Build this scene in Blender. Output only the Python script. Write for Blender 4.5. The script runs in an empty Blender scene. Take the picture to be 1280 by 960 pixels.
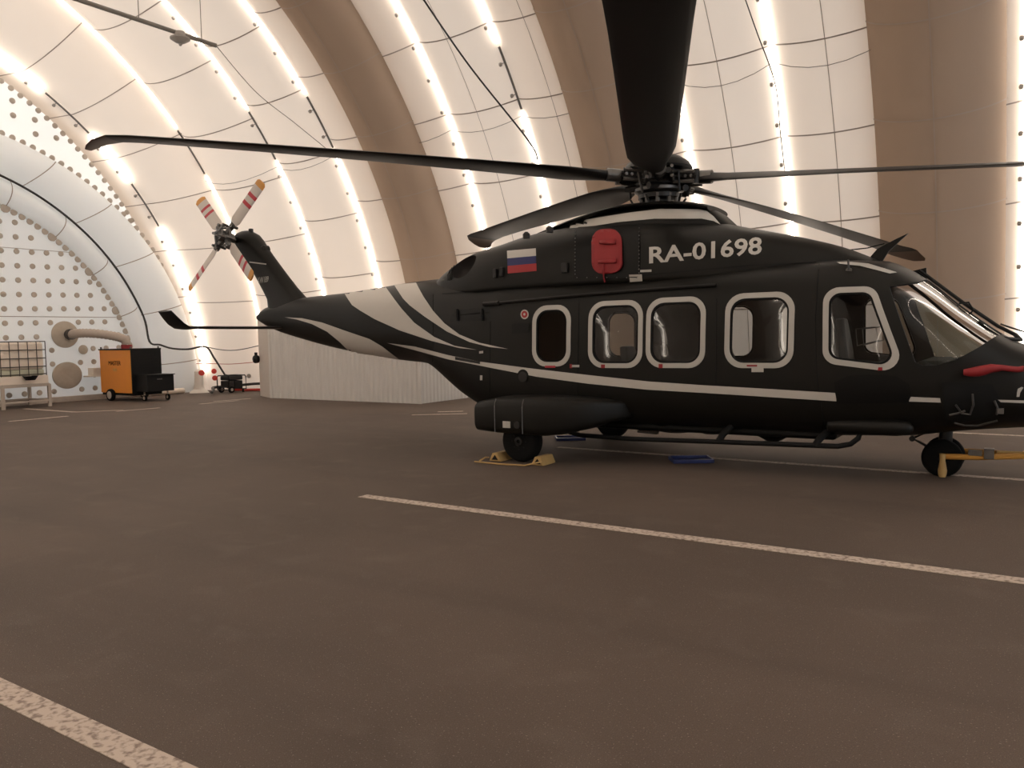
import bpy, bmesh, math, random
import numpy as np
from mathutils import Matrix, Vector
from mathutils.bvhtree import BVHTree

random.seed(7)
PI = math.pi
scene = bpy.context.scene
COL = scene.collection

# ------------------------------------------------------------------ camera
CAM_R = Matrix(((0.83652247, -0.01713959, 0.54766448),
                (0.54758986, 0.06149855, -0.83448384),
                (-0.01937786, 0.99796000, 0.06083039)))
CAM_L = Vector((4.5626, -10.944, 1.8))
FPX = 990.55
cam_d = bpy.data.cameras.new('camera')
cam = bpy.data.objects.new('camera', cam_d)
COL.objects.link(cam)
cam.matrix_world = Matrix.Translation(CAM_L) @ CAM_R.to_4x4()
cam_d.sensor_width = 36.0
cam_d.lens = FPX / 1280 * 36.0
cam_d.clip_end = 300
scene.camera = cam

# ------------------------------------------------------------------ world, exposure
world = bpy.data.worlds.new('daylight')
scene.world = world
world.use_nodes = True
bg = world.node_tree.nodes['Background']
bg.inputs[0].default_value = (0.92, 0.96, 1.0, 1)
bg.inputs[1].default_value = 5.2
vs = scene.view_settings
vs.view_transform = 'Standard'
vs.look = 'None'
vs.gamma = 1.0
vs.use_curve_mapping = False
vs.exposure = 0.0
LAMP = 10.5           # radiance of the linear lamps in the seams

# ------------------------------------------------------------------ helpers
WM = {}

def link(o, parent=None, mw=None):
    COL.objects.link(o)
    mw = mw or Matrix.Identity(4)
    if parent is not None:
        o.parent = parent
        o.matrix_parent_inverse = WM[parent.name].inverted()
    o.matrix_basis = mw
    WM[o.name] = mw
    return o

def tag(o, label=None, cat=None, group=None, kind=None):
    if label: o['label'] = label
    if cat: o['category'] = cat
    if group: o['group'] = group
    if kind: o['kind'] = kind
    return o

def thing(name, loc, label, cat, group=None):
    o = bpy.data.objects.new(name, None)
    o.empty_display_size = 0.1
    link(o, None, Matrix.Translation(loc))
    return tag(o, label, cat, group)

def struct(name, loc=(0, 0, 0)):
    o = bpy.data.objects.new(name, None)
    o.empty_display_size = 0.1
    link(o, None, Matrix.Translation(loc))
    o['kind'] = 'structure'
    return o

class MB:
    """collects shapes in world space"""
    def __init__(s):
        s.v = []; s.f = []; s.m = []; s.cur = 0
    def add(s, v, f):
        n = len(s.v)
        s.v += [tuple(p) for p in v]
        s.f += [tuple(i + n for i in q) for q in f]
        s.m += [s.cur] * len(f)
        return s
    def grid(s, rows, closed_u=False, closed_v=False, cap=False):
        """rows: list of equally long point lists"""
        nu, nv = len(rows), len(rows[0])
        v = [p for r in rows for p in r]
        f = []
        for i in range(nu if closed_u else nu - 1):
            for j in range(nv if closed_v else nv - 1):
                a = i * nv + j; b = i * nv + (j + 1) % nv
                c = ((i + 1) % nu) * nv + (j + 1) % nv; d = ((i + 1) % nu) * nv + j
                f.append((a, b, c, d))
        if cap:
            f.append(tuple(reversed(range(nv))))
            f.append(tuple((nu - 1) * nv + j for j in range(nv)))
        return s.add(v, f)
    def box(s, x0, x1, y0, y1, z0, z1):
        v = [(x, y, z) for x in (x0, x1) for y in (y0, y1) for z in (z0, z1)]
        return s.add(v, [(0, 1, 3, 2), (4, 6, 7, 5), (0, 4, 5, 1), (2, 3, 7, 6), (0, 2, 6, 4), (1, 5, 7, 3)])
    def tube(s, pts, r, n=8, r2=None, cap=True):
        pts = [Vector(p) for p in pts]
        rows = []
        up = Vector((0.12, 0.2, 1)).normalized()
        for i, p in enumerate(pts):
            t = (pts[min(i + 1, len(pts) - 1)] - pts[max(i - 1, 0)]).normalized()
            a = t.cross(up)
            if a.length < 1e-3: a = t.cross(Vector((1, 0, 0)))
            a.normalize(); b = t.cross(a).normalized()
            rr = r if r2 is None else r + (r2 - r) * i / (len(pts) - 1)
            rows.append([p + (a * math.cos(k * 2 * PI / n) + b * math.sin(k * 2 * PI / n)) * rr for k in range(n)])
        return s.grid(rows, closed_v=True, cap=cap)
    def lathe(s, prof, c, axis='z', n=24):
        """prof: (radius, height) pairs along axis"""
        rows = []
        for r, h in prof:
            row = []
            for k in range(n):
                a = k * 2 * PI / n
                u, w = r * math.cos(a), r * math.sin(a)
                p = {'z': (u, w, h), 'y': (w, h, u), 'x': (h, u, w)}[axis]
                row.append((c[0] + p[0], c[1] + p[1], c[2] + p[2]))
            rows.append(row)
        return s.grid(rows, closed_v=True, cap=True)
    def prism(s, poly, fa, fb):
        """poly of 2D points, fa/fb map (u,v) to the two 3D ends"""
        n = len(poly)
        v = [fa(*p) for p in poly] + [fb(*p) for p in poly]
        f = [tuple(reversed(range(n))), tuple(range(n, 2 * n))]
        f += [(i, (i + 1) % n, n + (i + 1) % n, n + i) for i in range(n)]
        return s.add(v, f)
    def mesh(s, name, mats):
        me = bpy.data.meshes.new(name)
        me.from_pydata([tuple(p) for p in s.v], [], s.f)
        for m in (mats if isinstance(mats, (list, tuple)) else [mats]):
            me.materials.append(m)
        me.polygons.foreach_set('material_index', s.m)
        bm = bmesh.new(); bm.from_mesh(me)
        bmesh.ops.recalc_face_normals(bm, faces=bm.faces)
        bm.to_mesh(me); bm.free()
        return me
    def build(s, name, mats, parent=None, smooth=0, bevel=0, mw=None):
        me = s.mesh(name, mats)
        o = bpy.data.objects.new(name, me)
        link(o, parent, mw)
        shade(o, smooth, bevel)
        return o

def shade(o, smooth, bevel=0):
    me = o.data
    if smooth:
        me.polygons.foreach_set('use_smooth', [True] * len(me.polygons))
        try: me.set_sharp_from_angle(angle=math.radians(smooth))
        except Exception: pass
    if bevel:
        b = o.modifiers.new('bevel', 'BEVEL'); b.width = bevel; b.segments = 2
        b.limit_method = 'ANGLE'

def copy_part(src, parent, mw, name=None):
    o = bpy.data.objects.new(name or src.name.split('.')[0], src.data)
    link(o, parent, mw)
    return o

def interp(keys, x):
    """monotone cubic through keys"""
    if x <= keys[0][0]: return keys[0][1]
    if x >= keys[-1][0]: return keys[-1][1]
    n = len(keys)
    d = [(keys[i + 1][1] - keys[i][1]) / (keys[i + 1][0] - keys[i][0]) for i in range(n - 1)]
    m = [d[0]] + [0 if d[i - 1] * d[i] <= 0 else 2 * d[i - 1] * d[i] / (d[i - 1] + d[i]) for i in range(1, n - 1)] + [d[-1]]
    for i in range(n - 1):
        x0, y0 = keys[i]; x1, y1 = keys[i + 1]
        if x0 <= x <= x1:
            h = x1 - x0; t = (x - x0) / h
            return ((2*t**3-3*t*t+1)*y0 + (t**3-2*t*t+t)*h*m[i] + (-2*t**3+3*t*t)*y1 + (t**3-t*t)*h*m[i+1])

def lerp(a, b, t): return a + (b - a) * t

# measured points: a pixel of the photograph put at a known real plane
def ray(px, py):
    return (CAM_R @ Vector((px - 640, -(py - 480), -FPX))).normalized()
def on_y(px, py, y):
    d = ray(px, py); return CAM_L + d * ((y - CAM_L.y) / d.y)
def on_x(px, py, x):
    d = ray(px, py); return CAM_L + d * ((x - CAM_L.x) / d.x)
def on_z(px, py, z):
    d = ray(px, py); return CAM_L + d * ((z - CAM_L.z) / d.z)

YC, RAD = -4.7, 13.7          # axis and radius of the hangar arch
def on_wall(px, py, r=13.38):
    d = ray(px, py); o = CAM_L
    a = d.y**2 + d.z**2; b = 2 * ((o.y - YC) * d.y + o.z * d.z); c = (o.y - YC)**2 + o.z**2 - r * r
    return o + d * ((-b + math.sqrt(b * b - 4 * a * c)) / (2 * a))

# ------------------------------------------------------------------ materials
def mat(name, col, rough=0.6, metal=0.0, spec=0.5, noise=0.0, nscale=8.0, bump=0.0, bscale=60.0, coat=0.0):
    m = bpy.data.materials.new(name); m.use_nodes = True
    nt = m.node_tree; p = nt.nodes['Principled BSDF']
    p.inputs['Base Color'].default_value = (*col, 1)
    p.inputs['Roughness'].default_value = rough
    p.inputs['Metallic'].default_value = metal
    p.inputs['Specular IOR Level'].default_value = spec
    p.inputs['Coat Weight'].default_value = coat
    tc = nt.nodes.new('ShaderNodeTexCoord')
    if noise:
        n = nt.nodes.new('ShaderNodeTexNoise'); n.inputs['Scale'].default_value = nscale; n.inputs['Detail'].default_value = 5
        nt.links.new(tc.outputs['Object'], n.inputs['Vector'])
        mx = nt.nodes.new('ShaderNodeMix'); mx.data_type = 'RGBA'
        mx.inputs[6].default_value = (*[c * (1 - noise) for c in col], 1)
        mx.inputs[7].default_value = (*[min(1, c * (1 + noise)) for c in col], 1)
        nt.links.new(n.outputs['Fac'], mx.inputs[0]); nt.links.new(mx.outputs[2], p.inputs['Base Color'])
    if bump:
        n2 = nt.nodes.new('ShaderNodeTexNoise'); n2.inputs['Scale'].default_value = bscale; n2.inputs['Detail'].default_value = 4
        nt.links.new(tc.outputs['Object'], n2.inputs['Vector'])
        b = nt.nodes.new('ShaderNodeBump'); b.inputs['Strength'].default_value = bump; b.inputs['Distance'].default_value = 0.02
        nt.links.new(n2.outputs['Fac'], b.inputs['Height']); nt.links.new(b.outputs['Normal'], p.inputs['Normal'])
    return m

def fabric(name, col, trans, tcol=None):
    m = bpy.data.materials.new(name); m.use_nodes = True
    nt = m.node_tree; nt.nodes.clear()
    out = nt.nodes.new('ShaderNodeOutputMaterial')
    d = nt.nodes.new('ShaderNodeBsdfDiffuse'); t = nt.nodes.new('ShaderNodeBsdfTranslucent')
    mx = nt.nodes.new('ShaderNodeMixShader'); mx.inputs[0].default_value = trans
    tc = nt.nodes.new('ShaderNodeTexCoord')
    n = nt.nodes.new('ShaderNodeTexNoise'); n.inputs['Scale'].default_value = 0.7; n.inputs['Detail'].default_value = 4
    nt.links.new(tc.outputs['Object'], n.inputs['Vector'])
    c = nt.nodes.new('ShaderNodeMix'); c.data_type = 'RGBA'
    c.inputs[6].default_value = (*[k * 0.96 for k in col], 1); c.inputs[7].default_value = (*[min(1, k * 1.03) for k in col], 1)
    nt.links.new(n.outputs['Fac'], c.inputs[0]); nt.links.new(c.outputs[2], d.inputs['Color'])
    t.inputs['Color'].default_value = (*(tcol or col), 1)
    nt.links.new(d.outputs[0], mx.inputs[1]); nt.links.new(t.outputs[0], mx.inputs[2]); nt.links.new(mx.outputs[0], out.inputs[0])
    return m

def emis(name, col, s):
    m = bpy.data.materials.new(name); m.use_nodes = True
    nt = m.node_tree; nt.nodes.clear()
    out = nt.nodes.new('ShaderNodeOutputMaterial'); e = nt.nodes.new('ShaderNodeEmission')
    e.inputs[0].default_value = (*col, 1); e.inputs[1].default_value = s
    nt.links.new(e.outputs[0], out.inputs[0]); return m

def glass(name, tint, rough=0.02):
    m = bpy.data.materials.new(name); m.use_nodes = True
    nt = m.node_tree; nt.nodes.clear()
    out = nt.nodes.new('ShaderNodeOutputMaterial')
    t = nt.nodes.new('ShaderNodeBsdfTransparent'); t.inputs[0].default_value = (*tint, 1)
    g = nt.nodes.new('ShaderNodeBsdfGlossy'); g.inputs['Roughness'].default_value = rough
    fr = nt.nodes.new('ShaderNodeFresnel'); fr.inputs[0].default_value = 1.5
    mx = nt.nodes.new('ShaderNodeMixShader')
    nt.links.new(fr.outputs[0], mx.inputs[0]); nt.links.new(t.outputs[0], mx.inputs[1]); nt.links.new(g.outputs[0], mx.inputs[2])
    nt.links.new(mx.outputs[0], out.inputs[0]); return m

def asphalt():
    m = bpy.data.materials.new('asphalt'); m.use_nodes = True
    nt = m.node_tree; p = nt.nodes['Principled BSDF']
    tc = nt.nodes.new('ShaderNodeTexCoord')
    def noise(sc, det=5, dist=0.0):
        n = nt.nodes.new('ShaderNodeTexNoise'); n.inputs['Scale'].default_value = sc; n.inputs['Detail'].default_value = det
        n.inputs['Distortion'].default_value = dist
        nt.links.new(tc.outputs['Object'], n.inputs['Vector']); return n
    def mixc(fac, a, b):
        x = nt.nodes.new('ShaderNodeMix'); x.data_type = 'RGBA'
        for i, q in ((6, a), (7, b)):
            if isinstance(q, tuple): x.inputs[i].default_value = (*q, 1)
            else: nt.links.new(q, x.inputs[i])
        nt.links.new(fac, x.inputs[0]); return x.outputs[2]
    def ramp(src, a, b, va=0.0, vb=1.0):
        r = nt.nodes.new('ShaderNodeMapRange'); r.inputs[1].default_value = a; r.inputs[2].default_value = b
        r.inputs[3].default_value = va; r.inputs[4].default_value = vb
        nt.links.new(src, r.inputs[0]); return r.outputs[0]
    big = noise(0.35, 6, 0.4); mid = noise(2.2, 6, 0.3); fine = noise(160, 2)
    streak = nt.nodes.new('ShaderNodeTexNoise'); streak.inputs['Scale'].default_value = 1.0; streak.inputs['Detail'].default_value = 5
    mp = nt.nodes.new('ShaderNodeMapping'); mp.inputs['Scale'].default_value = (0.12, 1.3, 1); mp.inputs['Rotation'].default_value = (0, 0, 0.25)
    nt.links.new(tc.outputs['Object'], mp.inputs[0]); nt.links.new(mp.outputs[0], streak.inputs['Vector'])
    c = mixc(ramp(big.outputs['Fac'], 0.3, 0.7), (0.088, 0.062, 0.047), (0.120, 0.085, 0.066))
    c = mixc(ramp(streak.outputs['Fac'], 0.52, 0.72, 0, 0.45), c, (0.062, 0.045, 0.035))
    c = mixc(ramp(mid.outputs['Fac'], 0.55, 0.75, 0, 0.4), c, (0.160, 0.120, 0.096))
    c = mixc(ramp(fine.outputs['Fac'], 0.45, 0.62, 0, 0.45), c, (0.048, 0.036, 0.030))
    c = mixc(ramp(noise(95, 1).outputs['Fac'], 0.66, 0.74, 0, 0.6), c, (0.30, 0.24, 0.21))
    nt.links.new(c, p.inputs['Base Color'])
    p.inputs['Roughness'].default_value = 0.75
    p.inputs['Specular IOR Level'].default_value = 0.35
    b = nt.nodes.new('ShaderNodeBump'); b.inputs['Strength'].default_value = 0.5; b.inputs['Distance'].default_value = 0.01
    nt.links.new(fine.outputs['Fac'], b.inputs['Height']); nt.links.new(b.outputs['Normal'], p.inputs['Normal'])
    return m

def worn_paint():
    m = mat('worn_line_paint', (0.46, 0.38, 0.32), 0.8)
    nt = m.node_tree; p = nt.nodes['Principled BSDF']
    tc = nt.nodes.new('ShaderNodeTexCoord'); n = nt.nodes.new('ShaderNodeTexNoise')
    n.inputs['Scale'].default_value = 26; n.inputs['Detail'].default_value = 6
    nt.links.new(tc.outputs['Object'], n.inputs['Vector'])
    r = nt.nodes.new('ShaderNodeValToRGB')
    r.color_ramp.elements[0].position = 0.36; r.color_ramp.elements[0].color = (0.22, 0.165, 0.135, 1)
    r.color_ramp.elements[1].position = 0.52; r.color_ramp.elements[1].color = (0.50, 0.41, 0.345, 1)
    nt.links.new(n.outputs['Fac'], r.inputs[0]); nt.links.new(r.outputs[0], p.inputs['Base Color'])
    return m

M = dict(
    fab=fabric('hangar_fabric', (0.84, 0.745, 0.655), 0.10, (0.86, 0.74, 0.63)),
    tube=fabric('shaded_tube_fabric', (0.44, 0.335, 0.26), 0.03),  # cell fabric again, with the tubes' shade put into a darker colour
    gusset=fabric('gusset_fabric', (0.84, 0.80, 0.75), 0.16),
    endfab=fabric('end_wall_fabric', (0.84, 0.82, 0.79), 0.42, (0.83, 0.88, 0.92)),
    seam=mat('fabric_seam_tape', (0.33, 0.27, 0.23), 0.9),
    seam2=mat('tube_seam_tape', (0.42, 0.34, 0.285), 0.9, noise=0.05),
    disc=mat('fabric_disc', (0.46, 0.40, 0.34), 0.9, noise=0.15),
    patch=mat('vent_patch', (0.44, 0.38, 0.31), 0.85, noise=0.1),
    clip=mat('seam_clip', (0.36, 0.33, 0.30), 0.7, noise=0.1),
    lamp=emis('lit_lamp_diffuser', (1.0, 0.90, 0.78), LAMP),
    unlit=mat('unlit_lamp', (0.16, 0.15, 0.14), 0.5, noise=0.05),
    asphalt=asphalt(), line=worn_paint(),
    paint=mat('dark_olive_paint', (0.0066, 0.0060, 0.0048), 0.45, spec=0.22, noise=0.06, nscale=3),
    paint2=mat('black_gloss_paint', (0.0035, 0.0035, 0.0034), 0.42, spec=0.2, noise=0.06),
    grey=mat('light_grey_paint', (0.50, 0.47, 0.43), 0.5, noise=0.03),
    frame=mat('window_frame_paint', (0.44, 0.42, 0.385), 0.45, noise=0.03),
    rubber=mat('black_rubber', (0.005, 0.005, 0.005), 0.75, spec=0.25, noise=0.2, nscale=20),
    tyre=mat('tyre_rubber', (0.0042, 0.0042, 0.0042), 0.85, spec=0.2, noise=0.25, nscale=20),
    metal=mat('worn_steel', (0.14, 0.135, 0.13), 0.4, 0.8, noise=0.3, nscale=15),
    dmetal=mat('dark_metal', (0.014, 0.013, 0.0125), 0.45, 0.3, noise=0.3, nscale=15),
    blade=mat('blade_black', (0.008, 0.0068, 0.0062), 0.5, spec=0.3, noise=0.1),
    bladetip=mat('blade_tip_brown', (0.10, 0.058, 0.035), 0.5, noise=0.2),
    inner=mat('cabin_lining', (0.045, 0.045, 0.045), 0.8, noise=0.1),
    seat=mat('seat_leather', (0.055, 0.055, 0.052), 0.6, noise=0.1),
    red=mat('red_cover', (0.25, 0.008, 0.011), 0.6, noise=0.12),
    redb=mat('red_band', (0.40, 0.02, 0.035), 0.5, noise=0.05),
    yel=mat('yellow_tip', (0.55, 0.25, 0.05), 0.5, noise=0.08),
    tail=mat('tail_blade_grey', (0.50, 0.45, 0.41), 0.5, noise=0.05),
    blue=mat('flag_blue', (0.008, 0.012, 0.095), 0.5, noise=0.05),
    flagred=mat('flag_red', (0.33, 0.012, 0.016), 0.5, noise=0.05),
    chock=mat('chock_yellow', (0.42, 0.27, 0.10), 0.6, noise=0.15),
    tow=mat('towbar_yellow', (0.55, 0.27, 0.05), 0.5, noise=0.12),
    tray=mat('blue_tray', (0.008, 0.022, 0.13), 0.4, noise=0.1),
    cont=mat('container_white', (0.60, 0.575, 0.545), 0.5, noise=0.06, nscale=2),
    contd=mat('container_door_beige', (0.50, 0.44, 0.39), 0.6, noise=0.06),
    hyel=mat('heater_yellow', (0.68, 0.235, 0.018), 0.45, noise=0.05),
    hblk=mat('heater_black', (0.006, 0.006, 0.006), 0.55, spec=0.25, noise=0.2),
    duct=mat('duct_grey', (0.40, 0.335, 0.285), 0.75, noise=0.1),
    tank=mat('tank_plastic', (0.76, 0.66, 0.56), 0.6, noise=0.05),
    tankl=mat('tank_liquid_green', (0.46, 0.46, 0.35), 0.6, noise=0.05),
    wire=mat('cage_wire', (0.06, 0.05, 0.045), 0.6, noise=0.1),
    stand=mat('stand_steel', (0.44, 0.37, 0.31), 0.6, noise=0.1),
    cable=mat('black_cable', (0.03, 0.028, 0.027), 0.7, noise=0.1),
    thin=mat('grey_wire', (0.20, 0.165, 0.14), 0.8, noise=0.1),
    rcable=mat('red_cable', (0.42, 0.11, 0.07), 0.7, noise=0.1),
    white=mat('white_plastic', (0.72, 0.68, 0.62), 0.6, noise=0.05),
    signred=mat('sign_red', (0.60, 0.05, 0.035), 0.5, noise=0.05),
    beam=mat('beam_grey', (0.20, 0.18, 0.155), 0.6, noise=0.1),
    glass=glass('cabin_glass', (0.62, 0.63, 0.63)),
    wglass=glass('windshield_glass', (0.60, 0.66, 0.64)),
    sensor=mat('exhaust_inner', (0.008, 0.0045, 0.004), 0.6, noise=0.2),
)

# ------------------------------------------------------------------ floor
fl = MB(); fl.add([(-30, -26, 0), (32, -26, 0), (32, 18, 0), (-30, 18, 0)], [(0, 1, 2, 3)])
floor = fl.build('floor', M['asphalt']); floor['kind'] = 'structure'
def line(a, b, w):
    a = Vector((a[0], a[1], 0)); b = Vector((b[0], b[1], 0)); t = (b - a).normalized(); n = Vector((-t.y, t.x, 0)) * w / 2
    m = MB(); z = Vector((0, 0, 0.004))
    v = [a - n, b - n, b + n, a + n]
    m.add([p for p in v] + [p + z for p in v], [(4, 5, 6, 7), (0, 1, 5, 4), (1, 2, 6, 5), (2, 3, 7, 6), (3, 0, 4, 7)])
    return m.build('painted_line', M['line'], floor)
line((-1.82, -4.385), (14, -4.385), 0.15)
line((-1.77, 0.0), (14, 0.0), 0.12)
line((-1.82, -9.05), (14, -9.05), 0.15)
line((3.0, 4.42), (14, 4.42), 0.12)
for a, b in (((-15.7, -1.85), (-15.65, -0.5)), ((-15.7, 0.8), (-15.55, 1.95)), ((-15.55, 3.2), (-15.5, 4.5)), ((-16.0, 4.0), (-15.8, 5.2)),
             ((-19.3, 0.2), (-16.65, 0.22)), ((-16.65, 0.22), (-15.9, 1.1)), ((-7.5, 3.15), (-6.45, 3.9)), ((-7.4, 4.0), (-6.9, 4.35))):
    line(a, b, 0.12)

# ------------------------------------------------------------------ hangar shell
hall = struct('ceiling')
NT = 80
def bulge_of(w): return 0.155 * w if w < 3 else 0.135 * w
def arc(x, yc, r, th): return Vector((x, yc + r * math.cos(th), max(0.0, r * math.sin(th))))
VAL = [-19.55, -15.9, -13.3, -11.0, -8.78, -6.51, -4.3, -2.35, -0.15, 2.1, 4.4, 6.65, 8.9, 11.2, 13.45, 15.7, 18.0, 20.3, 22.5]
TUB = [-10.85, -4.0, 2.9, 9.8, 16.7]
HOFF = {0: 4.8, 1: -1.6}
def panels(P, n, bands, parent, mt, r, crest=0.0):
    """P(t, th) = point of an inflated cell; one panel between each two cross seams"""
    for q in range(len(bands) - 1):
        a, b = math.radians(bands[q]), math.radians(bands[q + 1])
        m = MB(); K = 5
        m.grid([[P(j / n, lerp(a, b, k / K), 0) for k in range(K + 1)] for j in range(n + 1)])
        m.cur = 1
        if q > 0:
            m.grid([[P(j / n, a + e * 0.030 / r, 0.012) for e in (0, 1)] for j in range(n + 1)])
        if crest > 0:
            m.grid([[P(0.5 + e * crest, lerp(a, b, k / K), 0.012) for k in range(K + 1)] for e in (-1, 1)])
        m.build('fabric_panel', [M[mt], M['seam2' if mt == 'tube' else 'seam']], parent, smooth=60)
def bands_of(first, step): return [0.0] + list(np.arange(first, 175, step)) + [180.0]
for i in range(len(VAL) - 1):
    x0, x1 = VAL[i], VAL[i + 1]; s_ = bulge_of(x1 - x0)
    P = lambda t, th, off, x0=x0, x1=x1, s_=s_: arc(lerp(x0, x1, t), YC, RAD - s_ * 4 * t * (1 - t) - off, th)
    panels(P, 14, bands_of(10 + HOFF.get(i, 0.0), 8.3), hall, 'fab', RAD, 0.0035 if i > 3 else 0.0)
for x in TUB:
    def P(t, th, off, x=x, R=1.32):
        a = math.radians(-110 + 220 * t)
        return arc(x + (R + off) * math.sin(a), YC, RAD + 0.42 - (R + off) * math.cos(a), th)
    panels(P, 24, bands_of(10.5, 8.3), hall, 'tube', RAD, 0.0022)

# end wall: arcs found on the photograph, each in its own plane
wend = struct('wall_end')
def ring_cell(A, B, push, name='inflated_cell', n=10, mt='endfab', seams=(), parent=None, twist=0.0):
    """A,B = (x, yc, r); push = inward bulge as (dx, dr)"""
    def P(t, th, off):
        b = 4 * t * (1 - t)
        th = th + math.radians(twist) * t * min(1.0, th / 0.35, (PI - th) / 0.35)
        return arc(lerp(A[0], B[0], t) + push[0] * b + off, lerp(A[1], B[1], t), lerp(A[2], B[2], t) + push[1] * b, th)
    panels(P, n, [0.0] + list(seams) + [180.0], wend, mt, A[2])
A_B = (-19.55, YC, RAD); A_A = (-21.0, -4.0, 11.4); A_3 = (-21.1, -4.48, 11.08)
A_2 = (-21.05, -1.11, 8.26); A_1 = (-20.95, -1.79, 7.21); A_0 = (-21.0, -1.64, 6.36)
ring_cell(A_B, A_A, (0.30, -0.30), mt='fab', seams=[13.8 + 8.75 * q for q in range(18)], twist=3.8)
ring_cell(A_A, A_3, (0.04, 0.0), n=4, mt='fab', seams=[17.6 + 8.75 * q for q in range(18)])
m = MB(); m.add([Vector((-21.14, A_3[1], 0))] + [arc(-21.14, A_3[1], A_3[2] + .3, k * PI / NT) for k in range(NT + 1)],
                [(0, k + 1, k + 2) for k in range(NT)])
m.build('gusset_panel', M['gusset'], wend)
ring_cell(A_2, A_1, (0.32, 0.0), seams=[8 + 14.3 * q for q in range(12)])
ring_cell(A_1, A_0, (0.26, 0.0), seams=[10.5 + 14.3 * q for q in range(12)])
m = MB(); m.add([Vector((-21.0, A_0[1], 0))] + [arc(-21.0, A_0[1], A_0[2] + 0.03, k * PI / NT) for k in range(NT + 1)],
                [(0, k + 1, k + 2) for k in range(NT)])
door = m.build('door_panel', M['endfab'], wend)
m = MB(); m.box(-20.99, -20.985, -7.5, 4.0, 2.655, 2.675); m.box(-20.99, -20.985, -6, 2.8, 4.7, 4.715)
m.build('panel_seam', M['seam'], door)
m = MB(); m.box(-21.0, -20.75, -7.9, 4.7, 0.0, 0.16); m.build('base_skirt', M['stand'], wend)
# dotted discs
dm = MB(); dm.lathe([(0.02, 0.0), (0.085, 0.0), (0.085, 0.012), (0.045, 0.022), (0.02, 0.022)], (0, 0, 0), 'x', 12)
dsc = dm.mesh('fabric_disc', M['disc'])
rest = MB()
for a in range(-18, 11):
    for b in range(-7, 8):
        y, z = 0.58 + 0.435 * a, 2.89 + 0.43 * b + 0.008 * a
        if (y - A_0[1])**2 + z * z > 6.15**2 or z < 0.1: continue
        if (y - 2.3)**2 + (z - 2.11)**2 < 0.55**2 or (y - 2.3)**2 + (z - 0.82)**2 < 0.55**2 or (y - 2.85)**2 + (z - 1.62)**2 < 0.28**2: continue
        if y > -1.2:
            o = bpy.data.objects.new('fabric_disc', dsc); link(o, door, Matrix.Translation((-21.0, y, z)))
        else:
            rest.lathe([(0.085, 0.0), (0.085, 0.012), (0.02, 0.02)], (-21.0, y, z), 'x', 8)
rest.build('fabric_disc_field', M['disc'], door)['kind'] = 'stuff'
def border(A, step, r, x, big=0):
    n = int(A[2] * PI / step)
    mm = MB(); mm.lathe([(r, 0.0), (r, 0.02), (r * .4, 0.03)], (0, 0, 0), 'x', 10); me = mm.mesh('fabric_disc', M['disc'])
    for k in range(1, n):
        th = k * step / A[2]
        if th > 2.1: break
        o = bpy.data.objects.new('border_disc', me)
        link(o, wend, Matrix.Translation(arc(x, A[1], A[2], th)) @ Matrix.Scale(1.4 if big and k % big == 0 else 1, 4))
border((0, A_0[1], A_0[2] - 0.02), 0.25, 0.10, -20.97, 6)
border((0, A_3[1], A_3[2] - 0.05), 0.30, 0.085, -21.1)
border((0, A_2[1], A_2[2] + 0.05), 0.30, 0.09, -21.07)
gus = MB()
for a in range(-14, 16):
    for b in range(0, 22):
        y, z = 0.58 + 0.62 * a, 3.1 + 0.43 * b
        if math.hypot(y - A_2[1], z) > A_2[2] + 0.35 and math.hypot(y - A_3[1], z) < A_3[2] - 0.3:
            gus.lathe([(0.09, 0.0), (0.09, 0.012), (0.02, 0.02)], (-21.13, y, z), 'x', 10)
gus.build('gusset_disc_field', M['disc'], wend)['kind'] = 'stuff'
# far end of the hall, out of the picture
wf = MB(); wf.add([Vector((22.5, YC, 0))] + [arc(22.5, YC, RAD + .3, k * PI / NT) for k in range(NT + 1)], [(0, k + 1, k + 2) for k in range(NT)])
wfo = wf.build('wall_front', M['endfab']); wfo['kind'] = 'structure'

# ------------------------------------------------------------------ linear lamps in the seams
def lamp_mesh(r, a, mt, name, w=0.04, off=0.065):
    m = MB(); rows = []
    n = 8
    for k in range(n + 1):
        th = -a / 2 + a * k / n
        c, s = math.cos(th), math.sin(th)
        rows.append([((w * math.cos(q)), (r - off - w * math.sin(q)) * c - r, (r - off - w * math.sin(q)) * s)
                     for q in [j * 2 * PI / 8 for j in range(8)]])
    m.grid(rows, closed_v=True, cap=True)
    m.cur = 1
    for e in (-0.25, 0.25):
        t2 = a * e / 0.985; q = arc(-0.075, 0.0, r - 0.17, 0)
        m.lathe([(0.02, -0.04), (0.05, -0.025), (0.05, 0.025), (0.02, 0.04)], (-0.085, (r - 0.16) * math.cos(t2) - r, (r - 0.16) * math.sin(t2)), 'x', 6)
        m.tube([(-0.085, (r - 0.16) * math.cos(t2) - r, (r - 0.16) * math.sin(t2)), (0, (r - 0.06) * math.cos(t2) - r, (r - 0.06) * math.sin(t2))], 0.012, 4)
    return m.mesh(name, [mt, M['clip']])
SEG = 1.8
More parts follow.
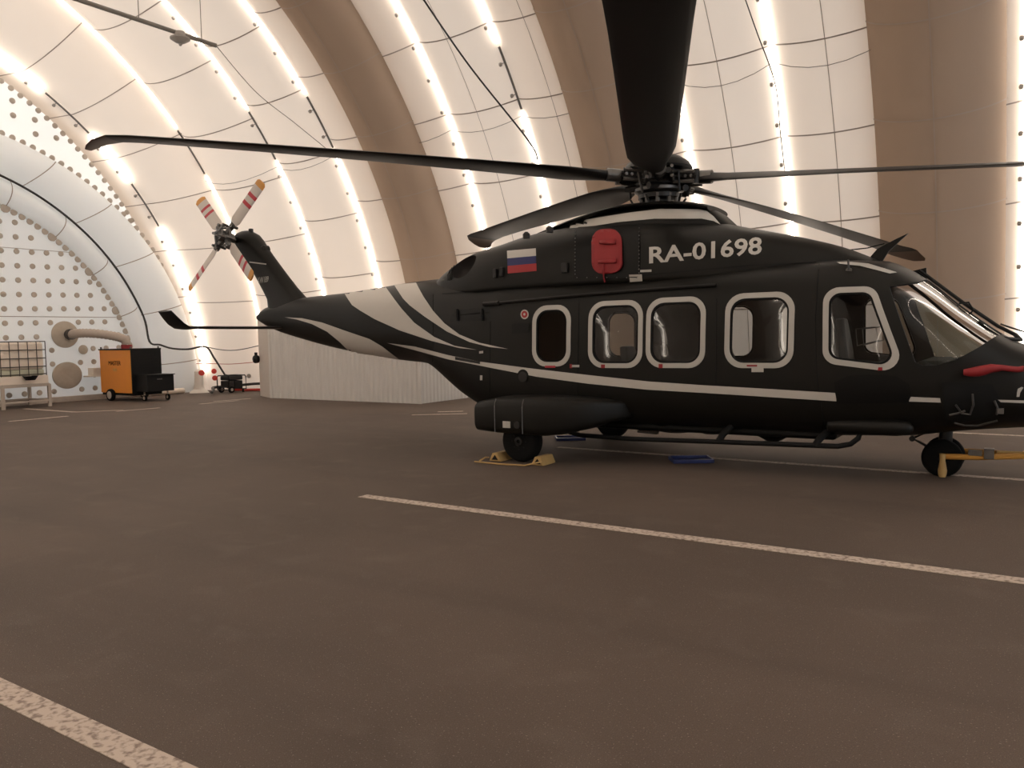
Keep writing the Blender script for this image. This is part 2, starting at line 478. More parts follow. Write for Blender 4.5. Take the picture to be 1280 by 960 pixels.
def lamp_row(x, yc, r, where, dark=()):
    a = SEG / r; n = int((PI - 0.10) / a)
    lit = lamp_mesh(r, a * 0.985, M['lamp'], 'linear_lamp'); off = lamp_mesh(r, a * 0.9, M['unlit'], 'linear_lamp', 0.03)
    for k in range(n):
        th = 0.06 + a * (k + 0.5)
        d = math.degrees(th)
        isdark = any(p <= d < q for p, q in dark)
        # mesh is built about (0,0) with its arc centre at -r along y
        R = Matrix.Rotation(th, 4, 'X')
        mw = Matrix.Translation((x, yc, 0)) @ R @ Matrix.Translation((0, r, 0))
        o = bpy.data.objects.new('linear_lamp', off if isdark else lit)
        link(o, None, mw)
        if isdark: tag(o, 'unlit grey linear lamp ' + where, 'lamp', 'unlit linear lamps in the hangar seams')
        else: tag(o, 'glowing white linear lamp ' + where, 'lamp', 'lit linear lamps in the hangar seams')
lamp_row(-20.9, -4.0, 11.35, 'in the seam bordering the dotted end wall', dark=[(33, 44), (50, 58)])
lamp_row(VAL[0], YC, RAD, 'in the seam second from the dotted end wall', dark=[(33, 41)])
lamp_row(VAL[1], YC, RAD, 'in the seam third from the dotted end wall', dark=[(33, 41)])
lamp_row(VAL[2], YC, RAD, 'in the seam before the support tube above the tail boom', dark=[(33, 41)])
WHERE = {4: 'in the seam just past the support tube above the tail boom', 5: 'in the seam midway between the tail boom and rotor hub tubes',
         7: 'in the seam just past the support tube behind the rotor hub', 8: 'in the seam midway between the rotor hub and nose tubes',
         10: 'in the seam just past the support tube behind the nose'}
for i in (4, 5, 7, 8, 10, 11, 12, 14, 15, 17):
    lamp_row(VAL[i], YC, RAD, WHERE.get(i, 'in a seam of the hall end ahead of the nose'), dark=[(33, 41)] if i == 5 else ([(38, 46)] if i == 8 else []))

# ------------------------------------------------------------------ helicopter
heli = thing('helicopter', (0, 0, 0), 'dark olive helicopter with light grey swoosh stripes and five drooping rotor blades', 'helicopter')

ZT = [(-8.87, 2.34), (-8.6, 2.47), (-7.45, 2.63), (-6.25, 2.67), (-5.19, 2.735), (-4.5, 2.775), (-3.9, 2.79), (-3.2, 2.72), (-2.5, 2.63), (0, 2.62), (2.25, 2.66),
      (3.06, 2.62), (3.35, 2.485), (3.5, 2.375), (3.88, 2.03), (4.23, 1.745), (4.45, 1.605), (5.0, 1.42), (5.5, 1.2), (5.8, 1.0), (5.88, 0.93)]
ZB = [(-8.87, 2.22), (-8.6, 2.10), (-8.08, 1.94), (-6.17, 1.56), (-4.87, 1.40), (-4.05, 1.33), (-2.95, 0.75), (-2.4, 0.55), (-1.5, 0.49), (2.4, 0.48), (3.3, 0.50),
      (3.9, 0.58), (4.5, 0.64), (5.3, 0.70), (5.8, 0.82), (5.88, 0.88)]
HW = [(-8.87, .07), (-8.6, .16), (-7.5, .30), (-6, .47), (-4.5, .78), (-3.5, 1.0), (-2.5, 1.13), (-1.5, 1.17), (2.6, 1.17), (3.1, 1.14), (3.6, 1.04), (4.2, .88), (5, .62), (5.6, .34), (5.8, .16), (5.88, .08)]
NN = [(-8.9, 2.2), (-5, 2.6), (-3, 3.6), (-2, 4.2), (2.4, 4.2), (3.5, 3.4), (4.5, 2.8), (6, 2.3)]
def sring(x, zb, zt, hw, nt, nb, k=0.5, n=64, yc=0.0):
    zc = lerp(zb, zt, k); row = []
    for j in range(n):
        a = 2 * PI * j / n; c, s = math.cos(a), math.sin(a)
        e = nt if s > 0 else nb
        y = hw * math.copysign(abs(c)**(2 / e), c)
        z = zc + (zt - zc if s > 0 else zc - zb) * math.copysign(abs(s)**(2 / e), s)
        row.append((x, yc + y, z))
    return row
def hull_rows(inset=0.0):
    xs = list(np.concatenate([np.linspace(-8.87, -4.2, 34), np.linspace(-4.1, -2.0, 22), np.linspace(-1.9, 2.4, 22), np.linspace(2.5, 5.88, 46)]))
    rows = []
    for x in xs:
        nn = interp(NN, x)
        rows.append(sring(x, interp(ZB, x) + inset, interp(ZT, x) - inset, max(0.02, interp(HW, x) - inset), nn, nn, 0.5, 72))
    return rows
hb = MB(); hb.grid(hull_rows(), closed_v=True, cap=True)
def bvh_of(mb): return BVHTree.FromPolygons([tuple(p) for p in mb.v], mb.f)
HULL = bvh_of(hb)

# rounded outlines of the windows in the side plane (x, z)
def rounded(corners, rad, n=7):
    out = []; N = len(corners)
    for i in range(N):
        p0, p1, p2 = (Vector(corners[(i + k) % N]) for k in (-1, 0, 1))
        d0 = (p0 - p1).normalized(); d2 = (p2 - p1).normalized()
        ang = d0.angle(d2); t = rad / math.tan(ang / 2)
        a = p1 + d0 * t; b = p1 + d2 * t
        cen = p1 + (d0 + d2).normalized() * (rad / math.sin(ang / 2))
        va, vb = a - cen, b - cen
        tot = va.angle(vb); sgn = 1 if va.x * vb.y - va.y * vb.x > 0 else -1
        for k in range(n + 1):
            w = sgn * tot * k / n
            out.append((cen.x + va.x * math.cos(w) - va.y * math.sin(w), cen.y + va.x * math.sin(w) + va.y * math.cos(w)))
    dense = []
    for i in range(len(out)):
        a, b = Vector(out[i]), Vector(out[(i + 1) % len(out)]); k = 14 if (i + 1) % (n + 1) == 0 and rad < 2 else 1
        dense += [tuple(a.lerp(b, q / k)) for q in range(k)]
    return dense
def inset(corners, d):
    out = []; N = len(corners)
    cx = sum(c[0] for c in corners) / N; cz = sum(c[1] for c in corners) / N
    for i in range(N):
        p0, p1, p2 = (Vector(corners[(i + k) % N]) for k in (-1, 0, 1))
        e0 = (p1 - p0).normalized(); e1 = (p2 - p1).normalized()
        n0 = Vector((-e0.y, e0.x)); n1 = Vector((-e1.y, e1.x))
        if n0.dot(Vector((cx, cz)) - p1) < 0: n0, n1 = -n0, -n1
        w = (n0 + n1).normalized(); out.append(tuple(p1 + w * (d / w.dot(n0))))
    return out
def rect(x0, x1, z0, z1, sk=0.02): return [(x0, z0), (x1 - sk, z0), (x1, z1), (x0 + sk, z1)]
WINS = [(rect(-1.49, -0.84, 1.35, 2.22), .22), (rect(-.58, .25, 1.335, 2.245), .22), (rect(.28, 1.11, 1.34, 2.255), .22), (rect(1.34, 2.20, 1.345, 2.265), .22),
        ([(2.515, 1.41), (3.40, 1.29), (3.06, 2.28), (2.515, 2.285)], .17)]
WS = [(3.20, 2.275), (3.47, 2.325), (3.62, 2.5), (4.7, 1.9), (4.22, 1.685), (4.08, 1.575), (3.87, 1.44), (3.68, 1.38), (3.55, 1.375), (3.475, 1.42)]
cut = MB()
FW = 0.064
for i, (c, r) in enumerate(WINS):
    inner = rounded(inset(c, FW), r - 0.045)
    lo, hi = (-3, 3) if i != 1 else (-3, 0)
    cut.prism(inner, lambda u, v, a=lo: (u, a, v), lambda u, v, a=hi: (u, a, v))
cut.prism(WS, lambda u, v: (u, -3, v), lambda u, v: (u, -0.045, v))
cut.prism(WS, lambda u, v: (u, 0.045, v), lambda u, v: (u, 3, v))

def boolean(src, cutter, op='DIFFERENCE', solid=0.0):
    COL.objects.link(src) if src.name not in COL.objects else None
    COL.objects.link(cutter)
    if solid:
        so = src.modifiers.new('s', 'SOLIDIFY'); so.thickness = solid; so.offset = -1; so.material_offset = 1
    b = src.modifiers.new('b', 'BOOLEAN'); b.operation = op; b.solver = 'EXACT'; b.object = cutter
    try: b.material_mode = 'TRANSFER'
    except Exception: pass
    dg = bpy.context.evaluated_depsgraph_get(); dg.update()
    me = bpy.data.meshes.new_from_object(src.evaluated_get(dg))
    bpy.data.objects.remove(src); bpy.data.objects.remove(cutter)
    return me
src = bpy.data.objects.new('tmp_a', hb.mesh('a', [M['paint'], M['inner']]))
cu = bpy.data.objects.new('tmp_b', cut.mesh('b', [M['inner']]))
hm = boolean(src, cu, solid=0.045)
fus = bpy.data.objects.new('fuselage', hm); hm.name = 'fuselage'; link(fus, heli); shade(fus, 38)

def side_hit(x, z, sgn, tree=HULL):
    h = tree.ray_cast(Vector((x, sgn * 4, z)), Vector((0, -sgn, 0)))
    if h[0] is None: return None
    nrm = h[1] if h[1].y * sgn > 0 else -h[1]
    return h[0], nrm

def loopring(loops_off, sgn):
    """quads between consecutive (loop, offset) pairs laid on the hull"""
    rows = []
    for lp, off in loops_off:
        row = []
        for (x, z) in lp:
            h = side_hit(x, z, sgn); row.append(h[0] + h[1] * off)
        rows.append(row)
    return rows
for sgn in (-1, 1):
    for i, (c, r) in enumerate(WINS):
        if sgn == 1 and i == 1: continue
        outer = rounded(c, r); inner = rounded(inset(c, FW), r - 0.045); seal = rounded(inset(c, FW + 0.022), r - 0.06)
        m = MB(); m.grid(loopring([(outer, -0.002), (outer, 0.014), (inner, 0.014), (inner, -0.03)], sgn), closed_v=True)
        fr = m.build('window_frame', M['frame'], fus, smooth=40)
        m = MB(); m.grid(loopring([(inner, 0.008), (seal, 0.006), (seal, -0.03)], sgn), closed_v=True)
        m.cur = 1
        cx = sum(p[0] for p in inner) / len(inner); cz = sum(p[1] for p in inner) / len(inner)
        lps = [([(lerp(cx, x, f), lerp(cz, z, f)) for x, z in inner], -0.012) for f in (1, .7, .4, .1)]
        rows = loopring(lps, sgn); m.grid(rows, closed_v=True)
        n0 = len(m.v); m.add(rows[-1], [tuple(range(len(inner)))])
        m.build('window_pane', [M['rubber'], M['glass']], fus, smooth=40)

# ---- things laid on the skin: outline given in photograph pixels, put on the real surface behind them
def decal(name, poly, mt, parent, off=0.004, trees=None, step=6.0, thick=0.0, smooth=40):
    bm = bmesh.new()
    polys = poly if isinstance(poly[0][0], (tuple, list)) else [poly]
    for pl in polys:
        vs_ = [bm.verts.new((p[0], p[1], 0)) for p in pl]
        es = [bm.edges.new((vs_[i], vs_[(i + 1) % len(vs_)])) for i in range(len(vs_))]
        bmesh.ops.triangle_fill(bm, edges=es, use_beauty=True)
    return decal_bm(name, bm, mt, parent, off, trees, step, smooth)
def decal_bm(name, bm, mt, parent, off, trees, step, smooth=40):
    xs = [v.co.x for v in bm.verts]; ys = [v.co.y for v in bm.verts]
    for ax, lo, hi in ((0, min(xs), max(xs)), (1, min(ys), max(ys))):
        k = lo + step
        while k < hi:
            nrm = Vector((1, 0, 0)) if ax == 0 else Vector((0, 1, 0))
            bmesh.ops.bisect_plane(bm, geom=bm.verts[:] + bm.edges[:] + bm.faces[:], plane_co=nrm * k, plane_no=nrm, dist=1e-4)
            k += step
    trees = trees or [HULL]; bad = []
    for v in bm.verts:
        d = ray(v.co.x, v.co.y); best = None
        for t in trees:
            h = t.ray_cast(CAM_L, d)
            if h[0] is not None and (best is None or h[3] < best[3]): best = h
        if best is None: bad.append(v); continue
        nr = best[1] if best[1].dot(d) < 0 else -best[1]
        v.co = best[0] + nr * off
    bmesh.ops.delete(bm, geom=bad, context='VERTS')
    me = bpy.data.meshes.new(name); bm.to_mesh(me); bm.free()
    for mm in (mt if isinstance(mt, (list, tuple)) else [mt]): me.materials.append(mm)
    o = bpy.data.objects.new(name, me); link(o, parent); shade(o, smooth)
    return o
def z4(*p): return [(x / 3.2 + 300, y / 3.2 + 280) for x, y in p]

# ---- upper cowling with the exhausts
CT = [(-3.95, 2.74), (-3.75, 2.80), (-3.55, 2.93), (-3.30, 3.07), (-3.05, 3.175), (-2.5, 3.28), (-2.09, 3.365), (-1.67, 3.42), (-1, 3.45), (0, 3.43), (1.02, 3.28), (1.35, 3.19), (1.59, 3.13), (2.1, 2.99), (2.5, 2.86), (2.75, 2.75), (3.0, 2.62), (3.12, 2.54)]
CHW = [(-3.95, .55), (-3.5, .78), (-2.5, .95), (0, .98), (1.2, .9), (2.0, .74), (2.6, .52), (3.12, .2)]
cw = MB(); rows = []
for x in np.linspace(-3.95, 3.12, 70):
    rows.append(sring(x, 2.40, interp(CT, x), interp(CHW, x), 2.5, 3, 0.16, 56))
cw.grid(rows, closed_v=True, cap=True)
COWL = bvh_of(cw)
src = bpy.data.objects.new('tmp_a', cw.mesh('a', [M['paint']]))
ec = MB()
d_ = ray(578.5, 331); hx = COWL.ray_cast(CAM_L, d_)
en = hx[1] if hx[1].dot(d_) < 0 else -hx[1]
for sg in (-1, 1):
    F = lambda v: Vector((v.x, -sg * v.y, v.z))
    axis = F(en); u = axis.cross(Vector((0, 0, 1))).normalized(); w = u.cross(axis).normalized()
    c = F(hx[0]) - axis * 0.02; rws = []
    for a in np.linspace(0.05, PI - 0.05, 16):
        rws.append([c + axis * (0.30 * math.cos(a)) + (u * math.cos(b) * 0.28 + w * math.sin(b) * 0.235) * math.sin(a) for b in np.linspace(0, 2 * PI, 25)[:-1]])
    ec.grid(rws, closed_v=True, cap=True)
cu = bpy.data.objects.new('tmp_b', ec.mesh('b', [M['sensor']]))
cm = boolean(src, cu); cm.name = 'engine_cowling'
cowl = bpy.data.objects.new('engine_cowling', cm); link(cowl, heli); shade(cowl, 38)

# ---- mast fairing
FT = [(-2.2, 3.32), (-1.67, 3.43), (-1.04, 3.545), (-.63, 3.595), (-.31, 3.615), (.11, 3.61), (.6, 3.55), (.85, 3.49), (1.1, 3.27)]
FH = [(-2.2, .15), (-1.2, .36), (-.3, .50), (.5, .50), (.85, .40), (1.1, .30)]
ff = MB(); rows = []
for x in np.linspace(-2.2, 1.1, 40):
    rows.append(sring(x, 3.02, interp(FT, x), interp(FH, x) * 1.2, 3.0, 4, 0.3, 40))
ff.grid(rows, closed_v=True, cap=True); FAIR = bvh_of(ff)
fair = ff.build('mast_fairing', M['paint'], heli, smooth=38)
cap = MB(); rows = []
for x in np.linspace(-1.95, 0.87, 30):
    rows.append(sring(x, interp(FT, x) - 0.05, interp(FT, x) + 0.045, interp(FH, x) * 1.02 + 0.03, 2.4, 2.4, 0.5, 24))
cap.grid(rows, closed_v=True, cap=True); cap.build('fairing_cap', M['paint2'], fair, smooth=50)
UP = [COWL, FAIR, HULL]
decal('fairing_stripe', [(690, 284.5), (715, 278), (740, 273.5), (787, 266), (826, 261.5), (873, 262), (883, 264), (892, 271), (901, 281.5), (892, 276.5), (877, 273.5), (818, 273.5), (771, 278), (740, 283), (712, 286)], M['grey'], fair, 0.006, UP, 5)

# ---- livery
decal('livery_stripe', z4((415, 275), (500, 262), (580, 250), (600, 275), (620, 302), (650, 340), (700, 395), (780, 452), (860, 487), (950, 503), (880, 496), (770, 468), (640, 425), (540, 380), (480, 345), (450, 325)), M['grey'], fus, 0.013, [HULL, COWL], 2.5)
decal('livery_stripe', z4((617, 246), (705, 237), (735, 290), (775, 348), (820, 397), (880, 442), (960, 475), (1075, 500), (1000, 492), (920, 472), (830, 430), (740, 370), (680, 325), (655, 300)), M['grey'], fus, 0.013, [HULL], 2.5)
decal('livery_stripe', z4((180, 373), (250, 377), (330, 394), (430, 429), (520, 459), (570, 488), (640, 541), (540, 524), (440, 510), (400, 470), (350, 430), (290, 400), (230, 382)), M['grey'], fus, 0.013, [HULL], 2.5)
LS_U = [(484, 428.5), (519, 433), (560, 443.7), (600, 452), (660, 460), (735, 468.7), (810, 476.7), (880, 481.5), (960, 486), (1044, 491)]
LS_L = [(1046, 501.4), (960, 496), (880, 491), (810, 487), (735, 479.5), (672, 471), (610, 459), (560, 449), (519, 437.5)]
decal('livery_stripe', LS_U + LS_L, M['grey'], fus, 0.008, None, 3)
decal('livery_stripe', [(1138, 495.8), (1175, 497.5), (1176, 503), (1136, 501.7)], M['grey'], fus, 0.008, None, 3)
decal('livery_stripe', [(1247, 499.5), (1300, 501), (1300, 504.5), (1251, 502.5)], M['grey'], fus, 0.008, None, 3)
fl_ = [(634, 313.7), (670, 310.6), (671, 338.7), (635, 342)]
def quad(q, u, v): return tuple(lerp(lerp(q[0][k], q[1][k], u), lerp(q[3][k], q[2][k], u), v) for k in (0, 1))
for k, mm in enumerate(('grey', 'blue', 'flagred')):
    decal('flag_band', [quad(fl_, 0, k / 3), quad(fl_, 1, k / 3), quad(fl_, 1, (k + 1) / 3), quad(fl_, 0, (k + 1) / 3)], M[mm], cowl, 0.006, UP, 6)

def text_px(name, body, q, mt, parent, trees, bold=0.0, off=0.006):
    """q: photograph quad (tl, tr, br, bl) the letters fill"""
    cu = bpy.data.curves.new('t', 'FONT'); cu.body = body; cu.size = 1.0; cu.offset = bold; cu.resolution_u = 3
    o = bpy.data.objects.new('t', cu); COL.objects.link(o)
    dg = bpy.context.evaluated_depsgraph_get(); dg.update()
    me = bpy.data.meshes.new_from_object(o.evaluated_get(dg)); bpy.data.objects.remove(o)
    bm = bmesh.new(); bm.from_mesh(me); bpy.data.meshes.remove(me)
    xs = [v.co.x for v in bm.verts]; ys = [v.co.y for v in bm.verts]
    x0, x1, y0, y1 = min(xs), max(xs), min(ys), max(ys)
    for v in bm.verts:
        u, w = (v.co.x - x0) / (x1 - x0), 1 - (v.co.y - y0) / (y1 - y0)
        p = quad(q, u, w); v.co = (p[0], p[1], 0)
    return decal_bm(name, bm, mt, parent, off, trees, 6)
text_px('registration_lettering', 'RA-01698', [(811.6, 308.6), (952.5, 296), (952, 318.2), (811.6, 330)], M['grey'], cowl, UP, 0.022)

# ---- engine intake panel
pan = decal('intake_panel', [(718, 287), (724, 284.5), (797, 282), (801, 285), (800, 344), (796, 347), (724, 348), (720, 345)], M['paint2'], cowl, 0.012, UP, 6)
m = MB()
for k in range(13):
    for (px, py) in ((719.5, 290 + k * 4.4), (799.5, 286 + k * 4.6)) + (((722 + k * 6.2, 347),) if k % 2 == 0 else ()):
        d = ray(px, py)
        hs = [t.ray_cast(CAM_L, d) for t in UP]; hs = [h for h in hs if h[0] is not None]
        if not hs: continue
        h = min(hs, key=lambda q: q[3]); n_ = h[1] if h[1].dot(d) < 0 else -h[1]
        p = h[0] + n_ * 0.015
        m.lathe([(0.008, -0.01), (0.008, 0.004), (0.004, 0.008)], p, 'y', 6)
m.build('panel_rivet', M['metal'], pan)['kind'] = 'stuff'

# ---- cabin details on the starboard side
decal('seam_line', [(553, 367), (640, 360.5), (740, 350.5), (830, 341), (940, 331), (1020, 327.5), (1020, 328.6), (940, 332.2), (830, 342.3), (740, 351.8), (640, 361.8), (553, 368.2)], M['rubber'], fus, 0.006, UP)
m = MB(); P0 = on_y(606, 381, -1.17); P1 = on_y(895, 357.5, -1.17)
def surf(px, py, off, trees=UP):
    d = ray(px, py); hs = [t.ray_cast(CAM_L, d) for t in trees]; hs = [h for h in hs if h[0] is not None]
    if not hs: return CAM_L + d * 11
    h = min(hs, key=lambda q: q[3]); n_ = h[1] if h[1].dot(d) < 0 else -h[1]
    return h[0] + n_ * off
m.tube([surf(lerp(606, 896, t), lerp(381, 357, t) + 3 * math.sin(t * 3.1) * -0.5, 0.02) for t in np.linspace(0, 1, 14)], 0.022, 6)
m.tube([surf(606, 381, 0.03), surf(625, 379.5, 0.03)], 0.035, 6)
m.build('door_rail', M['dmetal'], fus)
for pts in ([(896, 356), (894.5, 540)], [(724, 368), (722, 470), (722, 528)], [(541.5, 368), (541, 452)], [(1024, 330), (1019, 400), (1021, 470), (1030, 530)], [(613, 402), (612, 500)]):
    m = MB(); q = []
    for a, b in zip(pts[:-1], pts[1:]):
        q += [surf(lerp(a[0], b[0], t), lerp(a[1], b[1], t), 0.0, [HULL]) for t in np.linspace(0, 1, 10)]
    m.tube(q, 0.007, 5); m.build('panel_gap', M['rubber'], fus)
# louvre, emblem, caps, small plates
lv = decal('vent_louvre', [(563, 402), (565, 393), (570, 388), (607, 384), (613, 387), (613, 398), (606, 400.5)], M['paint2'], fus, 0.004)
m = MB()
for x in (572, 603): m.tube([surf(x, 387, 0.015), surf(x + .5, 394, 0.025), surf(x + 1, 401, 0.015)], 0.02, 6)
m.tube([surf(567, 394, 0.012), surf(611, 391, 0.012)], 0.006, 5)
m.build('louvre_strap', M['rubber'], lv)
def disc_on(px, py, r, mt, name, off=0.01, parent=fus, n=16, trees=UP):
    o = decal(name, [(px + r * math.cos(k * 2 * PI / n) * 0.85, py + r * math.sin(k * 2 * PI / n)) for k in range(n)], mt, parent, off, trees, 50)
    return o
e = disc_on(656, 393, 6, M['grey'], 'round_emblem', 0.006); disc_on(656, 393, 4.4, M['flagred'], 'emblem_centre', 0.009, e)
disc_on(656, 393, 1.6, M['grey'], 'emblem_dot', 0.012, e)
e = disc_on(654, 470, 8.5, M['rubber'], 'fuel_cap', 0.010); disc_on(654, 471, 6.6, M['dmetal'], 'cap_face', 0.018, e)
for q, mm in (([(787, 343.5), (803, 343), (803.5, 353), (788, 354)], 'frame'), ([(801, 337.5), (815, 337), (815, 340), (801, 340.5)], 'frame'),
              ([(639, 529), (649, 529), (649, 537), (639, 537)], None), ([(601, 469), (604, 469), (604, 475), (601, 475)], 'frame'),
              ([(600, 439), (605, 438.5), (605, 441.5), (600, 442)], 'frame'), ([(641, 405), (662, 404), (662, 416), (641, 417)], 'paint2'),
              ([(570, 446), (601, 452), (601, 455), (570, 449.5)], 'dmetal'), ([(940, 460), (955, 460), (955, 465), (940, 465)], 'frame'),
              ([(934, 456), (947, 456), (947, 458), (934, 458)], 'red'), ([(715, 456), (725, 456), (725, 459), (715, 459)], 'frame'),
              ([(713, 455), (716, 455), (716, 460), (713, 460)], 'red'), ([(752, 455.5), (757, 455.5), (757, 460), (752, 460)], 'red'),
              ([(824, 455), (829, 455), (829, 460), (824, 460)], 'red'), ([(1098, 459), (1103, 459), (1103, 463), (1097, 463)], 'red'),
              ([(682, 457), (695, 457), (695, 459.5), (682, 459.5)], 'redb')):
    if mm: decal('placard', q, M[mm], fus, 0.02, UP, 30)
for (px, py, w_) in ((620, 342, .03), (628, 340, .03), (707, 335, .05)):
    m = MB(); p = surf(px, py, 0.0); m.box(p.x - w_, p.x + w_, p.y - .05, p.y + .02, p.z - .07, p.z + .07)
    m.build('cowling_latch', M['dmetal'], cowl, bevel=0.01)
for (px, py) in ((658, 292.5), (687, 285)):
    m = MB(); p = surf(px, py + 2, 0.0); m.lathe([(0.05, -0.04), (0.05, 0.02), (0.02, 0.05)], p, 'z', 10)
    m.build('roof_light', M['dmetal'], cowl)
# rear slats beside the exhaust
for k in range(3):
    m = MB(); m.tube([surf(560.5 + 2.3 * k, 351 - 0.5 * k, 0.01), surf(561 + 2.5 * k, 344 - 3 * k, 0.02), surf(563 + 2.4 * k, 338 - 3 * k, 0.01)], 0.008, 6)
    m.build('exhaust_slat', M['rubber'], cowl)

# ---- windshield panes on the hull, each side of the centre post
for sgn in (-1, 1):
    m = MB(); xs = np.linspace(3.18, 4.4, 26); done = []
    bm = bmesh.new()
    vs_ = [bm.verts.new((p[0], 0, p[1])) for p in WS]
    es = [bm.edges.new((vs_[i], vs_[(i + 1) % len(vs_)])) for i in range(len(vs_))]
    bm.free()
    # take the hull faces inside the outline
    vmap = {}
    src_v = []; src_f = []
    N = 72
    rws = hull_rows(0.02)
    xs = [r[0][0] for r in rws]
    x_lo, x_hi = 3.1, 4.5
    fine = np.linspace(3.15, 4.45, 44); rr_ = []
    for x in fine:
        nn = interp(NN, x); rr_.append(sring(x, interp(ZB, x) + .018, interp(ZT, x) - .018, interp(HW, x) - .018, nn, nn, 0.5, 160))
    def inside(x, z):
        c = False; n = len(WSX)
        for i in range(n):
            x1, z1 = WSX[i]; x2, z2 = WSX[(i + 1) % n]
            if (z1 > z) != (z2 > z) and x < (x2 - x1) * (z - z1) / (z2 - z1) + x1: c = not c
        return c
    cxw = sum(p[0] for p in WS) / len(WS); czw = sum(p[1] for p in WS) / len(WS)
    WSX = [(cxw + (x - cxw) * 1.05, czw + (z - czw) * 1.05) for x, z in WS]
    for i in range(len(fine) - 1):
        for j in range(160):
            q = [rr_[i][j], rr_[i][(j + 1) % 160], rr_[i + 1][(j + 1) % 160], rr_[i + 1][j]]
            cx_ = sum(p[0] for p in q) / 4; cz_ = sum(p[2] for p in q) / 4; cy_ = sum(p[1] for p in q) / 4
            if cy_ * sgn > 0.0 and inside(cx_, cz_): m.add(q, [(0, 1, 2, 3)])
    me = m.mesh('windshield', M['wglass'])
    bm = bmesh.new(); bm.from_mesh(me); bmesh.ops.remove_doubles(bm, verts=bm.verts, dist=1e-4); bm.to_mesh(me); bm.free()
    o = bpy.data.objects.new('windshield', me); link(o, fus); shade(o, 60)
m = MB()
m.tube([(3.40, -.05, 2.50), (3.88, -.05, 2.08), (4.23, -.05, 1.80), (4.40, -.05, 1.70)], 0.022, 6)
m.tube([(4.40, -.05, 1.70), (4.46, -.16, 1.64), (4.30, -.35, 1.66)], 0.025, 6)
m.tube([(3.83, -.08, 2.08), (3.93, -.09, 2.09), (3.98, -.09, 2.0), (3.95, -.08, 1.96)], 0.012, 6)
m.build('wiper', M['dmetal'], fus)
m = MB(); m.tube([(4.05, -.45, 1.86), (4.18, -.42, 1.73), (4.32, -.35, 1.645)], 0.015, 6); m.build('wiper_blade', M['rubber'], fus)
# wire cutter and antenna blade on the roof
m = MB(); m.prism([(2.80, 2.66), (2.98, 2.64), (3.05, 2.76), (3.27, 2.965), (3.12, 2.90), (2.92, 2.80)], lambda u, v: (u, -.02, v), lambda u, v: (u, .02, v))
m.build('wire_cutter', M['paint2'], fus)
m = MB(); m.prism([(3.28, 2.46), (3.32, 2.50), (3.47, 2.53), (3.48, 2.36)], lambda u, v: (u, -.02, v), lambda u, v: (u, .02, v))
m.build('antenna_fin', M['paint2'], fus)
m = MB(); m.tube([(2.55, -.1, 2.80), (2.80, 0, 2.82), (3.0, 0, 2.86)], 0.008, 5); m.build('roof_cable', M['rubber'], fus)
decal('roof_window', [(1046, 328.3), (1060, 327.8), (1085, 330), (1105, 336), (1121, 341), (1112, 342.5), (1095, 338), (1075, 333), (1050, 330.5)], M['frame'], fus, 0.008, UP, 5)
m = MB(); p = surf(1061, 338, 0.0); m.lathe([(0.035, -.01), (0.035, .03), (0.01, .05)], p, 'y', 10); m.tube([p, p + Vector((0, -.04, .12))], 0.012, 6)
m.build('roof_probe', M['metal'], fus)

# ---- cabin interior
m = MB(); m.box(-2.4, 3.1, -.85, .85, 0.70, 0.78); m.build('cabin_floor', M['inner'], heli)
def seat(x, y, face, name, mt, top=1.75):
    m = MB(); f = face
    m.box(x - .24, x + .24, y - .24, y + .24, 1.05, 1.18)
    s_ = m.build(name, M[mt], heli, smooth=40, bevel=0.04)
    m = MB(); rows = []
    for t in np.linspace(0, 1, 8):
        z = lerp(1.10, top, t); xo = x - f * (0.24 + 0.12 * t); hw = 0.24 - 0.10 * t**3
        rows.append([(xo - .05, y - hw, z), (xo + .06, y - hw, z), (xo + .06, y + hw, z), (xo - .05, y + hw, z)])
    m.grid(rows, closed_v=True, cap=True); m.build('seat_back', M[mt], s_, smooth=40, bevel=0.03)
    m = MB(); m.box(x - .18, x + .18, y - .2, y + .2, 0.78, 1.06); m.build('seat_base', M['dmetal'], s_)
for x in (0.1,): 
    for y in (-.6, .6): seat(x, y, 1, 'cabin_seat', 'seat', 1.62)
for y in (-.55, .55): seat(2.75, y, 1, 'pilot_seat', 'seat', 1.95)
m = MB(); m.box(3.45, 3.75, -.75, .75, 0.78, 1.42); m.build('instrument_panel', M['inner'], heli, bevel=0.05)
for z0 in (1.60,):
    m = MB()
    for dy in (0, .45):
        m.tube([(2.80, -.75 + dy, 1.80), (3.02, -.75 + dy, 1.82), (3.05, -.75 + dy, 1.66), (2.82, -.75 + dy, 1.60), (2.80, -.75 + dy, 1.80)], 0.008, 5)
    m.build('seat_frame_wire', M['metal'], heli)

# ---- fin, stabilizer
fin = MB(); rows = []
FN = [(2.40, -8.52, -7.25, .20), (2.64, -8.55, -7.48, .17), (2.85, -8.70, -7.72, .145), (3.15, -8.92, -8.02, .13), (3.45, -9.18, -8.32, .14), (3.68, -9.40, -8.55, .18), (3.85, -9.52, -8.70, .21), (3.98, -9.50, -8.84, .19), (4.05, -9.38, -8.98, .13), (4.08, -9.3, -9.06, .07)]
for z, xa, xb, t in FN:
    row = []
    for j in range(28):
        a = 2 * PI * j / 28; c = math.cos(a)
        row.append((lerp(xa, xb, 0.5 + 0.5 * math.copysign(abs(c)**0.8, c)), t * math.copysign(abs(math.sin(a))**0.9, math.sin(a)), z))
    rows.append(row)
fin.grid(rows, closed_v=True, cap=True); FIN = bvh_of(fin)
tfin = fin.build('tail_fin', M['paint'], heli, smooth=45)
decal('fin_stripe', [(307, 326.2), (333, 329.5), (333, 331), (307, 327.6)], M['frame'], tfin, 0.004, [FIN], 5)
